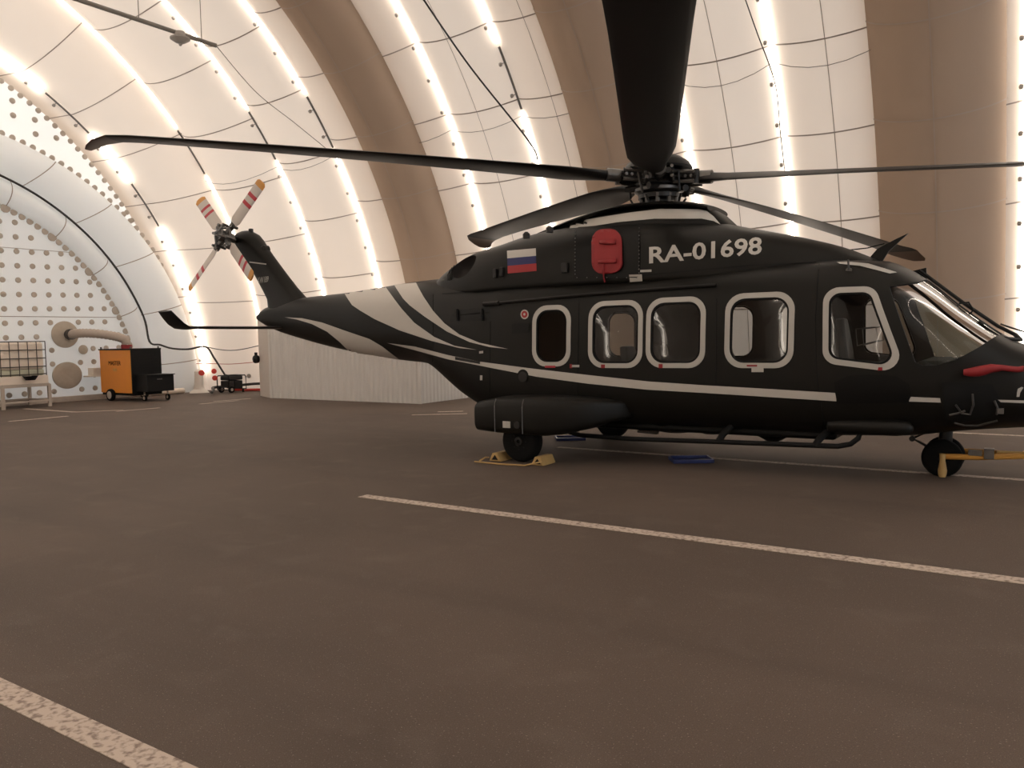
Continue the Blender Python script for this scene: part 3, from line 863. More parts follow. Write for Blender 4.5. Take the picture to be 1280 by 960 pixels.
text_px('fin_lettering', 'AW189', [(321.5, 346.6), (336, 345.2), (335.5, 352.2), (322.5, 355)], M['frame'], tfin, [FIN, HULL], 0.0, 0.004)
m = MB(); m.lathe([(.05, 0), (.05, .09), (.03, .1)], (-9.02, 0, 4.02), 'z', 10); m.build('beacon', M['dmetal'], tfin)
m = MB(); m.lathe([(.04, -.10), (.085, -.06), (.085, .06), (.04, .10)], (-8.60, 0, 3.66), 'y', 14); m.build('gearbox_bump', M['paint'], tfin)
m = MB(); rows = []
def afoil(xc, y, z, ch, th, n=20):
    r_ = []
    for j in range(n):
        a = 2 * PI * j / n; u = 0.5 + 0.5 * math.cos(a)
        r_.append((xc - ch / 2 + ch * u, y, z + th * math.sin(a) * (0.6 + 0.4 * u)))
    return r_
for y, ch, z in ((-2.18, .50, 2.06), (-1.2, .58, 2.055), (0, .66, 2.05), (1.2, .58, 2.055), (2.18, .50, 2.06)):
    rows.append(afoil(-8.2, y, z, ch, .035))
m.grid(rows, closed_v=True, cap=True); stb = m.build('stabilizer', M['paint2'], heli, smooth=50)
for sg in (-1, 1):
    m = MB(); rows = []
    for t, y, z, xc, ch in ((0, 2.16, 2.05, -8.2, .52), (.2, 2.24, 2.06, -8.22, .52), (.45, 2.33, 2.13, -8.26, .50), (.7, 2.40, 2.24, -8.32, .46), (1, 2.45, 2.36, -8.40, .40)):
        r_ = []
        for j in range(20):
            a = 2 * PI * j / 20; u = 0.5 + 0.5 * math.cos(a); n_ = math.sin(a) * .028
            tl = t * 1.1
            r_.append((xc - ch / 2 + ch * u, sg * (y - n_ * math.sin(tl)), z + n_ * math.cos(tl)))
        rows.append(r_)
    m.grid(rows, closed_v=True, cap=True); m.build('winglet', M['paint2'], stb, smooth=50)

# ---- tail rotor, canted
TH = on_y(281, 296, -.50)
cant = math.radians(-13)
tx = Vector((1, 0, 0)); tu = Vector((0, -math.sin(cant), math.cos(cant))); tn = tx.cross(tu).normalized()
m = MB()
sh = MB(); sh.tube([TH + tn * -0.02 + Vector((-.05, .42, -.04)), TH], 0.07, 12); sh.build('tail_rotor_shaft', M['paint2'], heli, smooth=40)
m.tube([TH - tn * .16, TH + tn * .16], 0.12, 14)
for k in range(4):
    a = math.radians(49 + 90 * k); d = tx * math.cos(a) + tu * math.sin(a); e_ = tx * -math.sin(a) + tu * math.cos(a)
    m.tube([TH + d * .08, TH + d * .34], 0.06, 8)
    m.tube([TH + d * .2 + e_ * .10 - tn * .1, TH + d * .2 + e_ * .10 + tn * .14], 0.028, 6)
    m.tube([TH + d * .2 + e_ * .10 + tn * .12, TH + d * .05 + tn * .20], 0.022, 6)
    m.tube([TH + d * .30 - e_ * .07 - tn * .08, TH + d * .30 - e_ * .07 + tn * .08], 0.03, 6)
    m.tube([TH + d * .12 - e_ * .14, TH + d * .26 - e_ * .02 + tn * .06], 0.024, 6)
thub = m.build('tail_rotor_hub', M['metal'], heli, smooth=40)
for k in range(4):
    a = math.radians(49 + 90 * k); d = tx * math.cos(a) + tu * math.sin(a); e_ = tx * -math.sin(a) + tu * math.cos(a)
    m = MB(); rs = [.30, .42, .60, .78, .80, .88, .90, .98, 1.0, 1.08, 1.10, 1.25, 1.27, 1.36, 1.40]
    tw = math.radians(-16); cd = e_ * math.cos(tw) - tn * math.sin(tw); nd = e_ * math.sin(tw) + tn * math.cos(tw)
    rows = []
    for r_ in rs:
        ch = 0.13 if r_ < .32 else (0.25 if r_ < 1.38 else 0.17); row = []
        for j in range(14):
            b = 2 * PI * j / 14
            row.append(TH + d * r_ + cd * (ch / 2 * math.cos(b) * 1.0) + nd * (0.018 * math.sin(b)))
        rows.append(row)
    for i in range(len(rs) - 1):
        mid = (rs[i] + rs[i + 1]) / 2
        m.cur = 2 if mid > 1.26 else (1 if .89 < mid < .99 or 1.09 < mid < 1.18 else 0)
        if 0.79 < mid < .89: m.cur = 1
        if .89 < mid < .99: m.cur = 0
        if 0.99 < mid < 1.09: m.cur = 1
        if 1.09 < mid < 1.26: m.cur = 0
        m.grid([rows[i], rows[i + 1]], closed_v=True)
    m.cur = 2; m.add(rows[-1], [tuple(range(14))]); m.cur = 0
    m.build('tail_rotor_blade', [M['tail'], M['redb'], M['yel']], thub, smooth=40)

# ---- main rotor
RZ, TX, TY, DR, RR = 4.02, .066, .0505, .13, 7.65
RS = 1.033
def disc_z(x, y): return RZ - TX * x - TY * y
ax = Vector((TX, TY, 1)).normalized()
m = MB()
for prof, mi in (([(.16, 3.55), (.16, 3.72), (.30, 3.74), (.30, 3.80), (.20, 3.84), (.20, 3.90), (.34, 3.92), (.36, 4.0), (.36, 4.10), (.30, 4.14), (.1, 4.15)], 0),):
    m.lathe(prof, (0, 0, 0), 'z', 30)
AZ = [2, 73.4, 146.5, 221, 293.2]
for a in AZ:
    a = math.radians(a); d = Vector((math.cos(a), math.sin(a), 0)); t = Vector((-d.y, d.x, 0))
    z = lambda r: Vector((0, 0, disc_z(d.x * r, d.y * r)))
    m.tube([d * .25 + z(.25), d * .62 + z(.62)], 0.10, 8, 0.085)
    m.tube([d * .30 + t * .16 + z(.3) - Vector((0, 0, .02)), d * .60 + t * .12 + z(.6)], 0.045, 6)
    m.tube([d * .30 - t * .16 + z(.3) + Vector((0, 0, .02)), d * .60 - t * .12 + z(.6)], 0.045, 6)
    m.tube([d * .58 + t * -.1 + z(.58) + Vector((0, 0, -.10)), d * .58 + t * -.1 + z(.58) + Vector((0, 0, .10))], 0.05, 8)
    m.tube([d * .40 + t * .26 + z(.4) + Vector((0, 0, .02)), d * .33 + t * .28 + Vector((0, 0, 3.78))], 0.018, 6)
    m.tube([d * .30 + t * .30 + Vector((0, 0, 3.76)), d * .20 + t * .26 + Vector((0, 0, 3.60))], 0.016, 6)
    m.tube([d * .20 + t * .1 + Vector((0, 0, 3.90)), d * .45 - t * .15 + z(.45) - Vector((0, 0, .16))], 0.05, 6)
hub = m.build('rotor_hub', M['dmetal'], heli, smooth=40)
for a in AZ:
    a = math.radians(a); d = Vector((math.cos(a), math.sin(a), 0)); t = Vector((-d.y, d.x, 0))
    z = lambda r: Vector((0, 0, disc_z(d.x * r, d.y * r)))
    m = MB()
    for sr in (.30, .38, .46, .54): m.tube([d * sr + t * .20 + z(sr), d * sr - t * .20 + z(sr)], 0.022, 6)
    for sg in (-1, 1):
        m.tube([d * .28 + t * .19 * sg + z(.28) + Vector((0, 0, .07)), d * .58 + t * .17 * sg + z(.58) + Vector((0, 0, .06))], 0.026, 6)
        m.tube([d * .28 + t * .19 * sg + z(.28) - Vector((0, 0, .08)), d * .58 + t * .17 * sg + z(.58) - Vector((0, 0, .07))], 0.026, 6)
    m.build('blade_grip', M['metal'], hub, smooth=40)
m = MB()
for k in range(10):
    a = k * PI / 5; m.lathe([(.03, 3.66), (.03, 3.74), (.045, 3.74), (.045, 3.79), (.02, 3.80)], (.26 * math.cos(a), .26 * math.sin(a), 0), 'z', 8)
m.lathe([(.33, 3.82), (.36, 3.84), (.36, 3.88), (.30, 3.89)], (0, 0, 0), 'z', 28)
m.build('swashplate', M['metal'], hub, smooth=40)
m = MB(); prof = [(.02, .30), (.18, .285), (.34, .235), (.45, .16), (.50, .08), (.49, .05), (.2, .05)]
m.lathe(prof, (-.02, 0, 4.08), 'z', 32); m.build('hub_dome', M['paint2'], hub, smooth=50)
PO = [0, 0, 3, -10, -4]
for k, a in enumerate(AZ):
    a = math.radians(a); d = Vector((math.cos(a), math.sin(a), 0)); t = Vector((-d.y, d.x, 0))
    st = [(.50, .12, .075, 30), (.62, .15, .085, 26), (.80, .20, .08, 22), (1.0, .30, .06, 19), (1.3, .46, .05, 16), (1.7, .56, .042, 14), (2.5, .58, .038, 12), (4.0, .58, .036, 9), (5.5, .58, .034, 6.5), (6.7, .60, .032, 5), (7.0, .66, .030, 4), (7.25, .66, .026, 3.5), (7.45, .54, .020, 3), (7.58, .40, .015, 3), (7.65, .22, .008, 3)]
    m = MB(); rows = []
    for r_, ch, th, pit in st:
        ch *= 1.08
        p = d * (r_ * RS if r_ > 1 else r_); zz = disc_z(p.x, p.y) - DR * (r_ / RR)**2 - (0.0 if r_ < 7.1 else 0.16 * ((r_ - 7.1) / .55)**2)
        pit = math.radians(pit + PO[k] * min(1, (r_ - .5) / 1.2)); cd = t * math.cos(pit) + Vector((0, 0, math.sin(pit))); nd = -t * math.sin(pit) + Vector((0, 0, math.cos(pit)))
        sw = 0.0 if r_ < 7.25 else -0.30 * ((r_ - 7.25) / .4)**2
        row = []
        for j in range(22):
            b = 2 * PI * j / 22; u = math.cos(b)
            le = 0.32 * ch; te = -0.68 * ch
            row.append(p + Vector((0, 0, zz)) + cd * (lerp(te, le, 0.5 + 0.5 * u) + sw) + nd * (th * math.sin(b) * (0.45 + 0.55 * (0.5 + 0.5 * u))))
        rows.append(row)
    for i in range(len(rows) - 1):
        m.cur = 1 if st[i][0] > 7.2 else 0
        m.grid([rows[i], rows[i + 1]], closed_v=True)
    m.cur = 1; m.add(rows[-1], [tuple(range(22))]); m.cur = 0; m.add(rows[0], [tuple(range(22))])
    b_ = m.build('rotor_blade', [M['blade'], M['bladetip']], hub, smooth=50)
    me = b_.data; bm = bmesh.new(); bm.from_mesh(me); bmesh.ops.remove_doubles(bm, verts=bm.verts, dist=1e-5); bm.to_mesh(me); bm.free(); shade(b_, 50)
    m = MB(); q = [d * r_ + Vector((0, 0, disc_z(d.x * r_, d.y * r_))) for r_ in (.58, .78)]
    m.tube(q, 0.095, 10); m.build('blade_cuff', M['metal'], b_, smooth=40)

# ---- sponsons, wheels, belly
SP = [(-2.14, .47, .84, -1.10, -1.74), (-2.10, .44, .87, -1.05, -1.78), (-1.80, .42, .93, -1.0, -1.80), (-1.3, .41, .95, -1.0, -1.80), (-1.0, .41, .95, -1.0, -1.79), (-.75, .44, .945, -1.0, -1.74), (-.5, .50, .93, -.95, -1.62), (-.3, .57, .91, -.9, -1.44), (-.1, .63, .88, -.85, -1.20), (.0, .66, .86, -.8, -1.05)]
for sg in (-1, 1):
    m = MB(); rows = []
    for x, zb, zt, yi, yo in SP:
        row = []
        for j in range(32):
            a = 2 * PI * j / 32; c, s = math.cos(a), math.sin(a); e = 5
            row.append((x, -sg * ((yi + yo) / 2 + (yi - yo) / 2 * math.copysign(abs(c)**(2 / e), c)), (zb + zt) / 2 + (zt - zb) / 2 * math.copysign(abs(s)**(2 / e), s)))
        rows.append(row)
    m.grid(rows, closed_v=True, cap=True)
    sp = m.build('sponson', M['paint'], heli, smooth=40)
    if sg == -1: pass
    for x in (-1.74, -1.28):
        m = MB(); pr = []
        for zz in np.linspace(0.45, 0.92, 10):
            y_ = -1.80 + (0.05 * max(0, (zz - .82) / .1)**2); pr.append((x, sg * -y_ if sg == -1 else y_, zz))
        pr = [(q[0], sg * 1.803 if q[2] < .84 else sg * (1.803 - 0.9 * (q[2] - .84)**1.2), q[2]) for q in pr]
        m.tube(pr, 0.007, 5); m.build('sponson_joint', M['metal'], sp)
    if sg == -1:
        m = MB(); m.box(-1.60, -1.48, -1.812, -1.798, .52, .61); m.build('placard', M['frame'], sp)
        m = MB(); m.lathe([(.05, -.01), (.05, .012), (.03, .012), (.025, -.0)], (-1.37, -1.80, .565), 'y', 14); m.build('sponson_socket', M['dmetal'], sp)
        m = MB(); m.box(-.92, -.74, -1.60, -1.40, .925, .94); m.box(-.70, -.62, -1.52, -1.42, .92, .935); m.build('step_plate', M['metal'], sp)
    # main wheel
    cw_ = (-1.50, sg * 1.46, .30)
    m = MB(); m.lathe([(.17, -.10), (.25, -.11), (.285, -.085), (.30, -.05), (.30, .05), (.285, .085), (.25, .11), (.17, .10)], cw_, 'y', 36)
    wh = m.build('main_wheel', M['tyre'], heli, smooth=50)
    m = MB(); m.lathe([(.17, -.09), (.15, -.075), (.08, -.085), (.06, -.115), (.03, -.12), (.03, .12), (.06, .115), (.08, .085), (.15, .075), (.17, .09)], cw_, 'y', 28)
    for k in range(8):
        b = k * PI / 4; m.lathe([(.014, -.1), (.014, .1)], (cw_[0] + .115 * math.sin(b), cw_[1], cw_[2] + .115 * math.cos(b)), 'y', 8)
    m.build('wheel_rim', M['dmetal'], wh, smooth=40)
    m = MB(); m.tube([(-1.5, sg * 1.30, .30), (-1.45, sg * 1.22, .5), (-1.3, sg * 1.15, .75)], .06, 10); m.tube([(-1.5, sg * 1.46, .3), (-1.5, sg * 1.28, .3)], .05, 10)
    m.build('landing_leg', M['dmetal'], heli, smooth=40)
    # side step rail under the cabin
    m = MB()
    pr = [(-.98, sg * 1.02, .40), (-.8, sg * 1.02, .365), (0, sg * 1.02, .355), (1.22, sg * 1.02, .385), (2.4, sg * 1.02, .41), (2.66, sg * 1.02, .415), (2.80, sg * 1.02, .45), (2.88, sg * 1.0, .52), (2.90, sg * .97, .60)]
    m.tube(pr, 0.032, 8)
    for x in (1.22, 2.40): m.tube([(x, sg * 1.02, .40), (x + .04, sg * .99, .48), (x + .12, sg * .9, .58)], 0.045, 8)
    m.build('step_rail', M['rubber'], heli, smooth=50)
    # lower float box behind the nose
    m = MB(); rows = []
    for x, r_ in ((2.52, .03), (2.55, .09), (2.7, .11), (3.28, .11), (3.42, .085), (3.46, .03)):
        rows.append([(x, sg * .99 + sg * r_ * math.cos(b) * .8, .66 + r_ * math.sin(b) * .85) for b in np.linspace(0, 2 * PI, 17)[:-1]])
    m.grid(rows, closed_v=True, cap=True); m.build('float_tube', M['paint'], heli, smooth=50)
    # nose wheel
    cn = (3.68, sg * .15, .225)
    m = MB(); m.lathe([(.11, -.07), (.18, -.08), (.212, -.06), (.225, -.03), (.225, .03), (.212, .06), (.18, .08), (.11, .07)], cn, 'y', 32)
    wh = m.build('nose_wheel', M['tyre'], heli, smooth=50)
    m = MB(); m.lathe([(.11, -.06), (.05, -.05), (.03, -.08), (.03, .08), (.05, .05), (.11, .06)], cn, 'y', 20); m.build('wheel_rim', M['dmetal'], wh)
m = MB()
m.tube([(3.68, 0, .22), (3.70, 0, .45)], .045, 12); m.tube([(3.70, 0, .40), (3.72, 0, .75)], .075, 14); m.tube([(3.68, -.16, .225), (3.68, .16, .225)], .035, 8)
m.tube([(3.60, 0, .28), (3.34, 0, .425), (3.62, 0, .58)], .024, 6); m.lathe([(.035, -.05), (.035, .05)], (3.34, 0, .425), 'y', 10)
m.build('nose_leg', M['dmetal'], heli, smooth=40)
m = MB()   # belly bulges and antennas
for x, y, r_, h in ((1.75, -.45, .28, .16), (.35, -.3, .55, .13), (.9, -.35, .4, .12)):
    m.lathe([(.02, .62), (r_, .6), (r_ * .95, .52), (r_ * .7, .52 - h * .6), (r_ * .3, .52 - h), (.02, .52 - h)], (x, y, 0), 'z', 20)
m.build('belly_dome', M['paint2'], heli, smooth=60)
m = MB(); m.prism([(-.18, .56), (-.06, .56), (-.22, .30), (-.54, .29), (-.54, .26), (-.22, .245)], lambda u, v: (u, .35, v), lambda u, v: (u, .41, v)); m.build('belly_step', M['metal'], heli)
m = MB(); m.box(-2.4, 2.6, -.82, .82, .455, .56); m.build('belly_keel', M['paint2'], heli, bevel=0.04)

# ---- nose side: recessed float cover, open bay with hoses
decal('float_cover', [(1043, 478), (1060, 470), (1085, 468), (1120, 470), (1136, 480), (1139, 495), (1134, 503), (1046, 504.5), (1045, 492)], M['paint2'], fus, 0.014, [HULL], 6)
decal('nose_bay', [(1178, 478), (1240, 480), (1250, 500), (1240, 520), (1200, 528), (1180, 520)], M['rubber'], fus, 0.006, [HULL], 6)
for pts in (([(1194, 505), (1202, 515), (1212, 516), (1216, 505), (1215, 492)]), ([(1186, 517), (1196, 515), (1206, 512)]), ([(1192, 526), (1205, 529), (1222, 529), (1246, 523)]), ([(1242, 500), (1246, 508), (1245, 516)])):
    m = MB(); m.tube([surf(a, b, 0.03, [HULL]) for a, b in pts], 0.012, 6); m.build('bay_hose', M['metal'], fus)
m = MB(); p = surf(1250, 512, 0.03, [HULL]); m.box(p.x - .03, p.x + .03, p.y - .03, p.y + .03, p.z - .03, p.z + .03); m.build('bay_fitting', M['metal'], fus)
decal('nose_mark', [(1272, 486), (1277, 483.5), (1279, 484.5), (1275, 491), (1274, 496), (1270.5, 496), (1271, 491)], M['frame'], fus, 0.006, [HULL], 6)

# ---- red protective covers: they can be lifted off, so they are things
def cover(name, pxpoly, label, dep, trees, center):
    o = decal(name, pxpoly, M['red'], None, dep, trees, 5)
    so = o.modifiers.new('s', 'SOLIDIFY'); so.thickness = dep * 0.7; so.offset = 0
    return tag(o, label, 'cover')
rc = [(x, y) for x, y in rounded([(741, 291), (778, 289), (780, 341), (742, 344)], 14)]
ic = cover('intake_cover', rc, 'red padded cover plugged into the engine intake of the helicopter', 0.04, UP, None)
for q in ([(752, 304.5), (772, 303), (772, 308), (752, 308)], [(751, 327), (773, 324), (773, 330), (751, 331)]):
    o = decal('cover_strap', q, M['rcable'], ic, 0.066, UP, 8); o.data.materials[0] = M['red']
    so = o.modifiers.new('s', 'SOLIDIFY'); so.thickness = 0.02
m = MB(); m.tube([surf(757, 331, .075), surf(757, 338, .075), surf(756, 348, .03), surf(757, 352, .02)], 0.012, 6); m.build('cover_ribbon', M['red'], ic)
m = MB(); rows = []
for t in np.linspace(0, 1, 12):
    px, py = lerp(1202, 1275, t), 465 - 3.2 * math.sin(t * 2.6) + 1.0 * math.sin(t * 9)
    c = surf(px, py, 0.09, [HULL]); r_ = 0.032 + 0.030 * math.sin(PI * min(1, t * 1.6)) * (1 - .5 * t)
    rows.append([c + Vector((0, math.cos(b), math.sin(b))) * r_ for b in np.linspace(0, 2 * PI, 13)[:-1]])
m.grid(rows, closed_v=True, cap=True)
pc = m.build('probe_cover', M['red'], None, smooth=50); tag(pc, 'long red sleeve cover on the probe at the helicopter nose', 'cover')
# ------------------------------------------------------------------ things around the helicopter
# wheel chocks and their rope
def chock(x, y, label):
    m = MB()
    a = [(-.10, 0), (.10, 0), (.045, .12), (-.045, .12)]
    m.prism(a, lambda u, v: (x + u, y - .17, v), lambda u, v: (x + u, y + .17, v))
    o = m.build('wheel_chock', M['chock'], None, bevel=0.008)
    tag(o, label, 'chock', 'yellow chocks at the main wheel')
    m = MB(); m.prism([(-.055, .022), (.055, .022), (0.0, .095)], lambda u, v: (x + u, y - .172, v), lambda u, v: (x + u, y - .168, v))
    m.build('chock_opening', M['rubber'], o)
chock(-1.87, -1.46, 'yellow wheel chock wedged behind the near main wheel, on the tail side')
chock(-1.13, -1.50, 'yellow wheel chock wedged before the near main wheel, on the nose side')
m = MB(); m.tube([(-2.05, -1.88, .02), (-1.6, -1.86, .012), (-1.25, -1.80, .012), (-1.05, -1.68, .06)], 0.012, 6); m.tube([(-1.98, -1.86, .03), (-1.95, -1.75, .07), (-1.94, -1.68, .06)], .012, 6)
tag(m.build('chock_rope', M['chock'], None), 'pale rope on the ground joining the two wheel chocks', 'rope')
# blue drip trays
def tray(x, y, rz, w, d, label):
    m = MB(); h = .05
    mw = Matrix.Translation((x, y, 0)) @ Matrix.Rotation(rz, 4, 'Z')
    m.box(-w / 2, w / 2, -d / 2, d / 2, 0, .012)
    for a in ((-w / 2, w / 2, -d / 2, -d / 2 + .02), (-w / 2, w / 2, d / 2 - .02, d / 2), (-w / 2, -w / 2 + .02, -d / 2, d / 2), (w / 2 - .02, w / 2, -d / 2, d / 2)):
        m.box(a[0], a[1], a[2], a[3], 0, h)
    o = m.build('drip_tray', M['tray'], None, mw=mw); tag(o, label, 'tray')
tray(-2.05, 0.92, 0.6, .50, .36, 'blue drip tray on the floor between the helicopter main wheels')
tray(0.60, -.38, 0.55, .56, .42, 'blue drip tray on the floor under the cabin beside the painted line')
# tow bar
tb = thing('tow_bar', (4.3, .1, 0), 'yellow tow bar hitched to the helicopter nose wheel', 'tow bar')
m = MB()
m.tube([(3.70, -.27, .26), (4.05, -.24, .27), (4.35, -.10, .28), (4.6, .02, .29)], .035, 8)
m.tube([(3.70, .27, .26), (4.05, .24, .27), (4.35, .12, .28), (4.6, .04, .29)], .035, 8)
m.build('fork', M['tow'], tb, smooth=40)
m = MB(); m.tube([(4.5, .02, .29), (8.5, .30, .30)], .05, 12); m.build('bar', M['tow'], tb, smooth=40)
m = MB(); m.lathe([(.035, .02), (.045, .05), (.05, .10), (.03, .22), (.035, .30)], (3.70, -.33, 0), 'z', 12); m.tube([(3.70, -.33, .26), (3.70, -.27, .26)], .03, 8)
m.build('hitch_pin', M['chock'], tb, smooth=40)
m = MB(); m.box(4.12, 4.22, -.29, -.17, .26, .38); m.box(3.96, 4.10, -.27, -.20, .29, .35); m.build('clamp', M['metal'], tb)
m = MB(); m.tube([(4.24, -.18, .34), (4.45, -.06, .33), (4.75, .02, .30)], .012, 6); m.build('chain', M['chock'], tb)

# ------------------------------------------------------------------ shipping container
ct = thing('shipping_container', (-12.3, 6.8, 0), 'white corrugated shipping container parked against the hangar wall', 'container')
X0, X1, Y0, Y1, CZ = -15.3, -9.28, 5.60, 7.82, 2.60
def corr(p0, p1, nrm, n):
    pts = []
    for k in range(n):
        for f, dep in ((0.0, 0.0), (0.30, 0.0), (0.5, -.022), (0.80, -.022)):
            t = (k + f) / n; pts.append((lerp(p0[0], p1[0], t) + nrm[0] * dep, lerp(p0[1], p1[1], t) + nrm[1] * dep))
    pts.append(p1); return pts
m = MB(); pl = corr((X0, Y0), (X1, Y0), (0, -1), 34); m.grid([[(a, b, z) for a, b in pl] for z in (0.0, CZ)]); m.build('side_panel', M['cont'], ct)
m = MB(); pl = corr((X1, Y0), (X1, Y1), (1, 0), 14); m.grid([[(a, b, z) for a, b in pl] for z in (0.0, CZ)]); m.build('side_panel', M['cont'], ct)
m = MB(); pl = corr((X1, Y1), (X0, Y1), (0, 1), 34); m.grid([[(a, b, z) for a, b in pl] for z in (0.0, CZ)]); m.build('side_panel', M['cont'], ct)
m = MB(); m.box(X0, X1, Y0 + .02, Y1 - .02, CZ - .03, CZ); m.build('roof', M['cont'], ct)
m = MB()
for x in (X0, X1):
    for y in (Y0, Y1): m.box(x - .05, x + .05, y - .02, y + .02, 0, CZ + .01)
m.build('corner_post', M['cont'], ct)
dv = Vector((math.cos(math.radians(150 - 33)), math.sin(math.radians(150 - 33)), 0))
# the door at the tail end stands open, turned back from the front corner
a = math.radians(148); ddir = Vector((math.cos(math.radians(155)), math.sin(math.radians(155)), 0))
vd = (Vector((X0, Y0, 0)) - Vector((CAM_L.x, CAM_L.y, 0))).normalized()
dd = (Matrix.Rotation(math.radians(15), 3, 'Z') @ vd)
h0 = Vector((X0 - .06, Y0 + .04, 0)); h1 = h0 + dd * 1.2; nn_ = Vector((-dd.y, dd.x, 0)) * .03
m = MB(); m.add([h0 - nn_, h1 - nn_, h1 + nn_, h0 + nn_] + [q + Vector((0, 0, CZ)) for q in (h0 - nn_, h1 - nn_, h1 + nn_, h0 + nn_)],
                [(0, 1, 2, 3), (4, 7, 6, 5), (0, 4, 5, 1), (1, 5, 6, 2), (2, 6, 7, 3), (3, 7, 4, 0)])
dr = m.build('door', M['contd'], ct)
m = MB(); q = h1 + Vector((0, 0, 1.20)); m.tube([q + nn_ * 2, q + nn_ * 4, q + nn_ * 4 + Vector((0, 0, .22))], .05, 8); m.lathe([(.03, -.1), (.13, -.05), (.13, .05), (.03, .1)], q + nn_ * 4, 'y', 12)
m.build('door_lock', M['hblk'], dr)

# ------------------------------------------------------------------ mobile heater
ht = thing('mobile_heater', (-19.4, 3.4, 0), 'orange and black wheeled heater with a duct on top', 'heater')
HX0, HX1, HY0, HY1 = -20.22, -18.5, 2.95, 3.95
m = MB(); m.box(HX0, HX1, HY0, HY1, .25, 1.60); hbdy = m.build('cabinet', M['hyel'], ht, bevel=.02)
m = MB(); m.box(HX0 - .02, HX1 + .02, HY0 - .02, HY1 + .02, 1.59, 1.63); m.box(HX0, HX1, HY0 + .05, HY1, .18, .26); m.build('cabinet_trim', M['hblk'], ht)
m = MB(); m.box(HX1, HX1 + .03, HY0, HY1, .25, 1.60)
for z in np.linspace(.75, 1.5, 9): m.box(HX1 + .03, HX1 + .045, HY0 + .06, HY1 - .06, z, z + .035)
m.build('front_grille', M['hblk'], ht)
m = MB(); m.box(HX1 + .02, HX1 + .62, HY0 + .12, HY1 + .02, .30, .80); m.box(HX1 + .0, HX1 + .66, HY0 + .1, HY1 + .05, .80, .825); m.build('burner_box', M['hblk'], ht, bevel=.01)
m = MB(); m.box(HX1 + .622, HX1 + .63, HY0 + .45, HY0 + .62, .66, .70); m.build('latch', M['metal'], ht)
for x, y in ((HX0 + .65, HY0 - .06), (HX0 + .65, HY1 + .06)):
    m = MB(); m.lathe([(.10, -.05), (.17, -.06), (.19, -.03), (.19, .03), (.17, .06), (.10, .05)], (x, y, .19), 'y', 24); w_ = m.build('wheel', M['tyre'], ht, smooth=40)
    m = MB(); m.lathe([(.02, -.075), (.12, -.062), (.12, .062), (.02, .075)], (x, y, .19), 'y', 18); m.build('wheel_rim', M['stand'], w_)
for x, y in ((HX1 + .25, HY0 + .25), (HX1 + .45, HY1 - .1)):
    m = MB(); m.lathe([(.05, -.025), (.09, -.03), (.10, 0), (.09, .03), (.05, .025)], (x, y, .10), 'y', 18); w_ = m.build('castor', M['tyre'], ht, smooth=40)
    m = MB(); m.lathe([(.05, -.032), (.05, .032)], (x, y, .10), 'y', 14); m.tube([(x, y, .1), (x, y, .32)], .03, 6); m.build('castor_fork', M['stand'], w_)
m = MB(); m.lathe([(.38, -.10), (.38, .0), (.30, .0), (.3, -.06)], (HX0 - .0, HY0 + .5, .82), 'x', 24); m.build('fan_ring', M['hblk'], ht)
m = MB()
for x, y in ((HX0 + .04, HY0 + .04), (HX1 - .04, HY0 + .04), (HX1 - .04, HY1 - .04)): m.tube([(x, y, 1.6), (x, y, 1.69)], .03, 6)
m.build('lifting_eye', M['metal'], ht)
m = MB(); m.lathe([(.16, 1.60), (.16, 1.75), (.13, 1.75)], (-19.35, 3.35, 0), 'z', 18); m.build('duct_collar', M['red'], ht)
# faint maker's lettering on the flank
def text_at(body, loc, size, mt, parent, name):
    cu = bpy.data.curves.new('t', 'FONT'); cu.body = body; cu.size = size; cu.align_x = 'CENTER'; cu.extrude = 0.002
    o = bpy.data.objects.new('t', cu); COL.objects.link(o)
    dg = bpy.context.evaluated_depsgraph_get(); dg.update()
    me = bpy.data.meshes.new_from_object(o.evaluated_get(dg)); bpy.data.objects.remove(o)
    me.materials.clear(); me.materials.append(mt)
    t = bpy.data.objects.new(name, me); link(t, parent, Matrix.Translation(loc) @ Matrix.Rotation(PI / 2, 4, 'X')); return t
text_at('MASTER', ((HX0 + HX1) / 2 - .02, HY0 - .006, 1.12), .19, M['hblk'], hbdy, 'lettering')
m = MB(); m.box((HX0 + HX1) / 2 - .12, (HX0 + HX1) / 2 + .08, HY0 - .012, HY0, .93, 1.02); m.build('rating_plate', M['tow'], hbdy)
# duct hose from heater to the end wall
m = MB()
pts = [Vector(p) for p in ((-20.85, 2.42, 2.11), (-20.45, 2.50, 2.14), (-20.0, 2.75, 2.12), (-19.6, 3.10, 2.03), (-19.38, 3.3, 1.92), (-19.35, 3.35, 1.76))]
fine = []
for i in range(len(pts) - 1):
    p0, p1, p2, p3 = pts[max(i - 1, 0)], pts[i], pts[i + 1], pts[min(i + 2, len(pts) - 1)]
    for t in np.linspace(0, 1, 10)[:-1]:
        fine.append(0.5 * ((2 * p1) + (p2 - p0) * t + (2 * p0 - 5 * p1 + 4 * p2 - p3) * t * t + (3 * p1 - p0 - 3 * p2 + p3) * t**3))
fine.append(pts[-1])
rows = []
for i, p in enumerate(fine):
    t = (fine[min(i + 1, len(fine) - 1)] - fine[max(i - 1, 0)]).normalized(); a = t.cross(Vector((0, 0, 1))); a = a.normalized() if a.length > .05 else Vector((0, 1, 0)); b = t.cross(a)
    r_ = .145 if i % 2 else .13
    rows.append([p + (a * math.cos(k * PI / 8) + b * math.sin(k * PI / 8)) * r_ for k in range(16)])
m.grid(rows, closed_v=True, cap=True)
tag(m.build('air_duct', M['duct'], None, smooth=60), 'ribbed grey-brown air duct running from the orange heater to the end wall', 'duct')
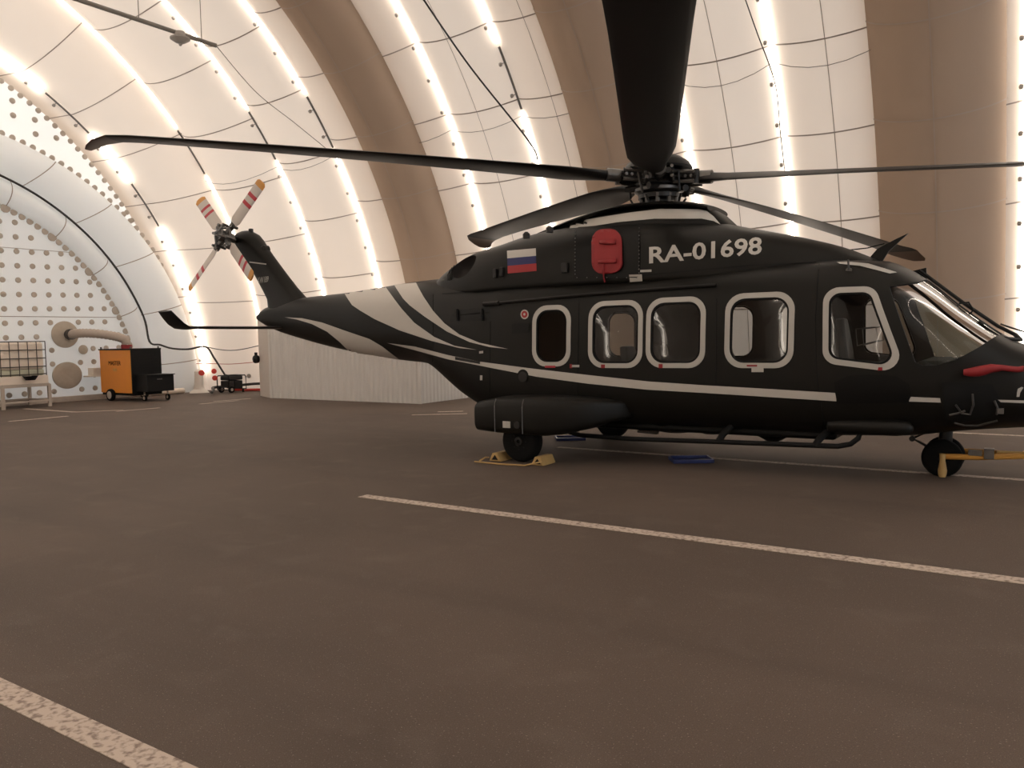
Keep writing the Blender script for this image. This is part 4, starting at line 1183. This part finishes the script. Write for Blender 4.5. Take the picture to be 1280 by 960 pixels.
# vent patches on the end wall
def patch(y, z, r, label, rz=1.0, ridge=False):
    m = MB(); m.lathe([(.02, .035), (r * .3, .035), (r * .9, .025), (r, .015), (r, 0)] if not ridge else [(.02, .02), (r * .5, .05), (r * .93, .045), (r, .03), (r, 0)], (0, 0, 0), 'x', 40)
    o = m.build('vent_patch', M['patch'], None, smooth=40, mw=Matrix.Translation((-20.975, y, z)) @ Matrix.Diagonal((1, 1, rz, 1)))
    return tag(o, label, 'vent patch')
vp = patch(2.30, 2.11, .42, 'round tan vent patch on the end wall where the air duct enters')
m = MB(); m.lathe([(.17, .0), (.17, .16), (.13, .16)], (-20.95, 2.42, 2.11), 'x', 20); m.build('duct_flange', M['metal'], vp)
patch(2.30, .82, .46, 'large tan fabric vent flap low on the end wall', 0.92, True)
patch(2.85, 1.62, .15, 'small tan round patch on the end wall above the large flap')
# small pinkish box behind the heater
m = MB(); m.box(-20.93, -20.62, 2.95, 3.3, .78, 1.02); m.box(-20.95, -20.55, 2.80, 3.3, .74, .78)
bx_ = m.build('bracket_box', M['tank'], None); tag(bx_, 'small pale box on a bracket behind the orange heater', 'box')

# ------------------------------------------------------------------ caged water tank on a stand
stn = thing('tank_stand', (-20, .35, 0), 'pale steel stand carrying the caged water tank', 'stand')
SX0, SX1, SY0, SY1 = -20.62, -19.46, -.28, .98
for x in (SX0, SX1):
    for y in (SY0, SY1):
        m = MB(); m.box(x - .04, x + .04, y - .04, y + .04, 0, .66); m.build('leg', M['stand'], stn)
m = MB()
for z0, z1 in ((.60, .68), (.16, .21)):
    for y in (SY0, SY1): m.box(SX0, SX1, y - .03, y + .03, z0, z1)
    for x in (SX0, SX1): m.box(x - .03, x + .03, SY0, SY1, z0, z1)
m.box(SX0, SX1, SY0, SY1, .64, .69); m.build('frame', M['stand'], stn)
tk = thing('water_tank', (-20, .35, .69), 'pale plastic water tank in a dark wire cage', 'tank')
m = MB(); m.box(SX0 + .02, SX1 - .02, SY0 - .02, SY1 + .0, .69, .92); m.build('pallet', M['tank'], tk)
m = MB(); m.box(SX0 + .06, SX1 - .06, SY0 + .03, SY1 - .07, .92, 1.10); m.build('tank_base', M['tankl'], tk, bevel=.05)
m = MB(); m.box(SX0 + .06, SX1 - .06, SY0 + .03, SY1 - .07, 1.10, 1.88); m.build('tank_body', M['tank'], tk, bevel=.06)
m = MB(); g0, g1, h0_, h1_ = SX0 + .03, SX1 - .02, SY0, SY1 - .04
for z in (.96, 1.18, 1.42, 1.66, 1.90):
    m.tube([(g0, h0_, z), (g1, h0_, z), (g1, h1_, z), (g0, h1_, z), (g0, h0_, z)], .014, 5)
for k in range(6):
    y = lerp(h0_, h1_, k / 5); m.tube([(g1, y, .92), (g1, y, 1.90)], .012, 5); m.tube([(g0, y, .92), (g0, y, 1.90)], .012, 5)
for k in range(5):
    x = lerp(g0, g1, k / 4); m.tube([(x, h0_, .92), (x, h0_, 1.90)], .012, 5); m.tube([(x, h1_, .92), (x, h1_, 1.90)], .012, 5)
m.build('wire_cage', M['wire'], tk)
m = MB(); m.lathe([(.02, -.12), (.12, -.12), (.20, .0), (.18, .0), (.10, -.10), (.02, -.10)], (SX1 + .12, .42, .92), 'z', 20)
m.tube([(SX1 - .05, .42, .86), (SX1 + .1, .42, .84)], .05, 8); m.build('drain_bowl', M['hblk'], tk)

# ------------------------------------------------------------------ portable generator by the side wall
gn = thing('portable_generator', (-18.9, 6.95, 0), 'black open-frame portable generator by the hangar wall', 'generator')
G0, G1, H0, H1 = -19.25, -18.60, 6.55, 7.25
m = MB()
for y in (H0, H1): m.tube([(G0, y, .12), (G0, y, .55), (G0 + .05, y, .60), (G1 - .05, y, .60), (G1, y, .55), (G1, y, .12), (G0, y, .12)], .02, 6)
for x in (G0 + .05, G1 - .05): m.tube([(x, H0, .60), (x, H1, .60)], .02, 6)
m.build('tube_frame', M['hblk'], gn)
m = MB(); m.box(G0 + .08, G1 - .08, H0 + .06, H1 - .06, .44, .58); m.build('fuel_tank', M['dmetal'], gn, bevel=.03)
m = MB(); m.box(G0 + .1, G1 - .1, H0 + .3, H1 - .06, .14, .42); m.build('engine', M['hblk'], gn, bevel=.02)
m = MB(); m.box(G0 + .12, G1 - .1, H0 + .04, H0 + .28, .18, .42); m.build('control_panel', M['dmetal'], gn, bevel=.02)
for x in (G0 + .05, G1 - .05):
    m = MB(); m.lathe([(.05, -.03), (.11, -.035), (.12, 0), (.11, .035), (.05, .03)], (x, H0 + .12, .12), 'x', 18); m.build('wheel', M['tyre'], gn)
    m = MB(); m.lathe([(.05, -.037), (.05, .037)], (x, H0 + .12, .12), 'x', 12); m.build('wheel_rim', M['stand'], gn)
    m = MB(); m.box(x - .02, x + .02, H1 - .12, H1 - .06, 0, .14); m.build('foot', M['hblk'], gn)
# white wrapped post
m = MB(); rows = []
for z, r_ in ((0, .34), (.05, .30), (.12, .20), (.30, .16), (.55, .15), (.75, .14), (.82, .05)):
    rows.append([(-20.1 + r_ * math.cos(b) * (1 + .12 * math.sin(3 * b + z * 9)), 6.42 + r_ * math.sin(b) * (1 + .10 * math.cos(4 * b)), z) for b in np.linspace(0, 2 * PI, 17)[:-1]])
m.grid(rows, closed_v=True, cap=True)
tag(m.build('wrapped_post', M['white'], None, smooth=40), 'white plastic-wrapped post standing beside the portable generator', 'post')
# round signs on the wall
def sign(px, py, r, mt, label, g=None, y=None):
    p = on_wall(px, py, 13.20) if y is None else on_y(px, py, y)
    m = MB(); m.lathe([(r, 0), (r, .015), (r * .2, .02)], (0, 0, 0), 'z', 20)
    d = (CAM_L - p); d.z = 0; d.normalize()
    rot = d.to_track_quat('Z', 'Y').to_matrix().to_4x4()
    o = m.build('round_sign', M[mt], None, mw=Matrix.Translation(p) @ rot); tag(o, label, 'sign', g); return o
sign(252, 466, .10, 'signred', 'round red sign standing above the white wrapped post', y=5.95)
sign(267.5, 464, .09, 'signred', 'upper of two red signs hung on the wall seam by the generator', y=6.5)
sign(268.5, 472.5, .09, 'signred', 'lower of two red signs hung on the wall seam by the generator', y=6.3)
sign(311, 470, .08, 'clip', 'small grey round sign on the wall beside the open container door', y=8.2)
# hoses and cables
def cable(name, pts, r, mt, label, n=6, smooth_n=6):
    P = [Vector(p) for p in pts]; f_ = []
    for i in range(len(P) - 1):
        p0, p1, p2, p3 = P[max(i - 1, 0)], P[i], P[i + 1], P[min(i + 2, len(P) - 1)]
        for t in np.linspace(0, 1, smooth_n + 1)[:-1]:
            f_.append(0.5 * ((2 * p1) + (p2 - p0) * t + (2 * p0 - 5 * p1 + 4 * p2 - p3) * t * t + (3 * p1 - p0 - 3 * p2 + p3) * t**3))
    f_.append(P[-1])
    m = MB(); m.tube(f_, r, n); o = m.build(name, M[mt], None, smooth=60); tag(o, label, 'cable'); return o
XE = -20.8
cable('hanging_cable', [arc(XE, A_1[1], A_1[2] - .02, math.radians(t)) for t in (160, 130, 105, 90, 78, 66, 55, 44, 33, 22)] +
      [on_x(187, 427, -20.45), on_x(200, 431, -20.3), on_x(215, 435.5, -20.2), on_x(235, 436.5, -20.0), on_x(257, 433.5, -19.9), on_x(268, 448, -19.6), on_x(284, 473, -19.2), (-19.0, 6.75, .62)], .035, 'cable',
      'thick black cable following the end arch down to the portable generator')
cable('hanging_cable', [on_y(257, 433.5, 7.0), on_y(275, 437, 7.3), on_y(290, 438, 7.6), on_y(306, 436, 7.9), on_y(324, 432, 8.2), on_y(345, 428, 8.3)], .016, 'cable', 'thin black cable sagging from the wall seam behind the container')
cable('hanging_cable', [on_y(196, 449, 6.6), on_y(215, 452, 6.7), on_y(240, 454.5, 6.9), on_y(262, 454.5, 7.1), on_y(290, 455, 7.6), on_y(325, 452, 8.1)], .014, 'rcable', 'thin red cable strung along the wall above the generator')
cable('floor_hose', [(-18.0, 5.4, .12), (-19.0, 6.2, .14), (-19.9, 6.9, .16), (-19.4, 7.5, .2), (-18.6, 7.8, .26), (-17.2, 8.0, .24)], .05, 'cable', 'black hose lying along the wall foot behind the generator')
cable('floor_hose', [(-19.6, 7.35, .05), (-19.2, 7.6, .05), (-18.9, 7.45, .05), (-18.4, 7.6, .06), (-17.6, 7.9, .06)], .05, 'signred', 'red hose lying on the floor behind the generator')
m = MB(); m.tube([(-20.6, 4.1, .10), (-20.3, 5.2, .11), (-20.25, 5.9, .10)], .10, 8); tag(m.build('fabric_roll', M['tank'], None, smooth=60), 'rolled fabric skirt lying along the foot of the wall corner', 'fabric roll')
# overhead beam, lamp and wires
b0, b1 = on_z(60, -13, 9.5), on_z(270, 57, 9.5)
bm_ = thing('overhead_rail', b1, 'long grey rail hung under the hangar roof on thin wires', 'rail')
m = MB(); m.tube([b0 + (b0 - b1) * 1.2, b1], .055, 8); m.build('rail', M['beam'], bm_)
for px, py in ((173.5, 22), (252, 49)):
    m = MB(); p = on_z(px, py, 9.5); d = Vector((p.x, p.y, 11.6)); m.tube([p, d], .010, 5)
    m.build('hanger_wire', M['thin'], bm_)
lp = on_z(225, 46, 9.4)
lmp = thing('pendant_lamp', lp, 'unlit grey pendant lamp hanging from the overhead rail', 'lamp')
m = MB(); m.lathe([(.05, .14), (.12, .12), (.14, .02), (.10, -.01), (.03, -.01)], lp, 'z', 16); m.build('lamp_head', M['clip'], lmp)
m = MB(); m.lathe([(.10, .0), (.24, -.03), (.24, -.06), (.12, -.14), (.05, -.17), (.03, -.22), (.01, -.22)], lp, 'z', 20); m.build('lamp_shade', M['clip'], lmp)
cable('roof_cable', [b1, on_wall(320, 115, 12.6), on_wall(370, 155, 12.9), on_wall(425, 200, 13.1)], .010, 'thin', 'thin wire slanting from the overhead rail end down the hangar wall', smooth_n=10)
cable('roof_cable', [on_wall(515, -22, 12.9), on_wall(585, 80, 13.0), on_wall(660, 175, 13.2), on_wall(672, 200, 13.35)], .022, 'cable', 'black wire slanting down between two support tubes of the hangar', smooth_n=10)
cable('roof_cable', [on_wall(925, -20, 12.9), on_wall(946, 40, 13.0), on_wall(963, 85, 13.2), on_wall(971, 115, 13.3), on_wall(976, 170, 13.4), on_wall(982, 220, 13.4)], .013, 'cable', 'black wire running down the lit seam behind the rotor hub', smooth_n=10)
# slack wires crossing the cells
def wire_over(i0, i1, th, sag, label):
    pts = []
    for i in range(i0, i1):
        for k in range(6):
            t = k / 6; x = lerp(VAL[i], VAL[i + 1], t); s_ = bulge_of(VAL[i + 1] - VAL[i])
            pts.append(arc(x, YC, RAD - s_ * 4 * t * (1 - t) - 0.05 - 0.12 * (1 - 4 * t * (1 - t)), math.radians(th - sag * 4 * t * (1 - t))))
    pts.append(arc(VAL[i1], YC, RAD - .17, math.radians(th)))
    m = MB(); m.tube(pts, .008, 5); tag(m.build('slack_wire', M['thin'], None), label, 'cable')
wire_over(3, 6, 33.3, 0.5, 'thin slack wire draped across the cells above the tail boom, under a cross seam')
wire_over(7, 9, 33.6, 0.9, 'thin slack wire draped across the cells above the registration lettering')
wire_over(0, 3, 33.0, 0.6, 'thin slack wire draped across the cells behind the tail rotor')
cable('slack_wire', [on_wall(1251, 405), on_wall(1262, 409, 13.3), on_wall(1285, 416, 13.2)], .02, 'cable', 'short black wire on the wall right of the thick support tube')
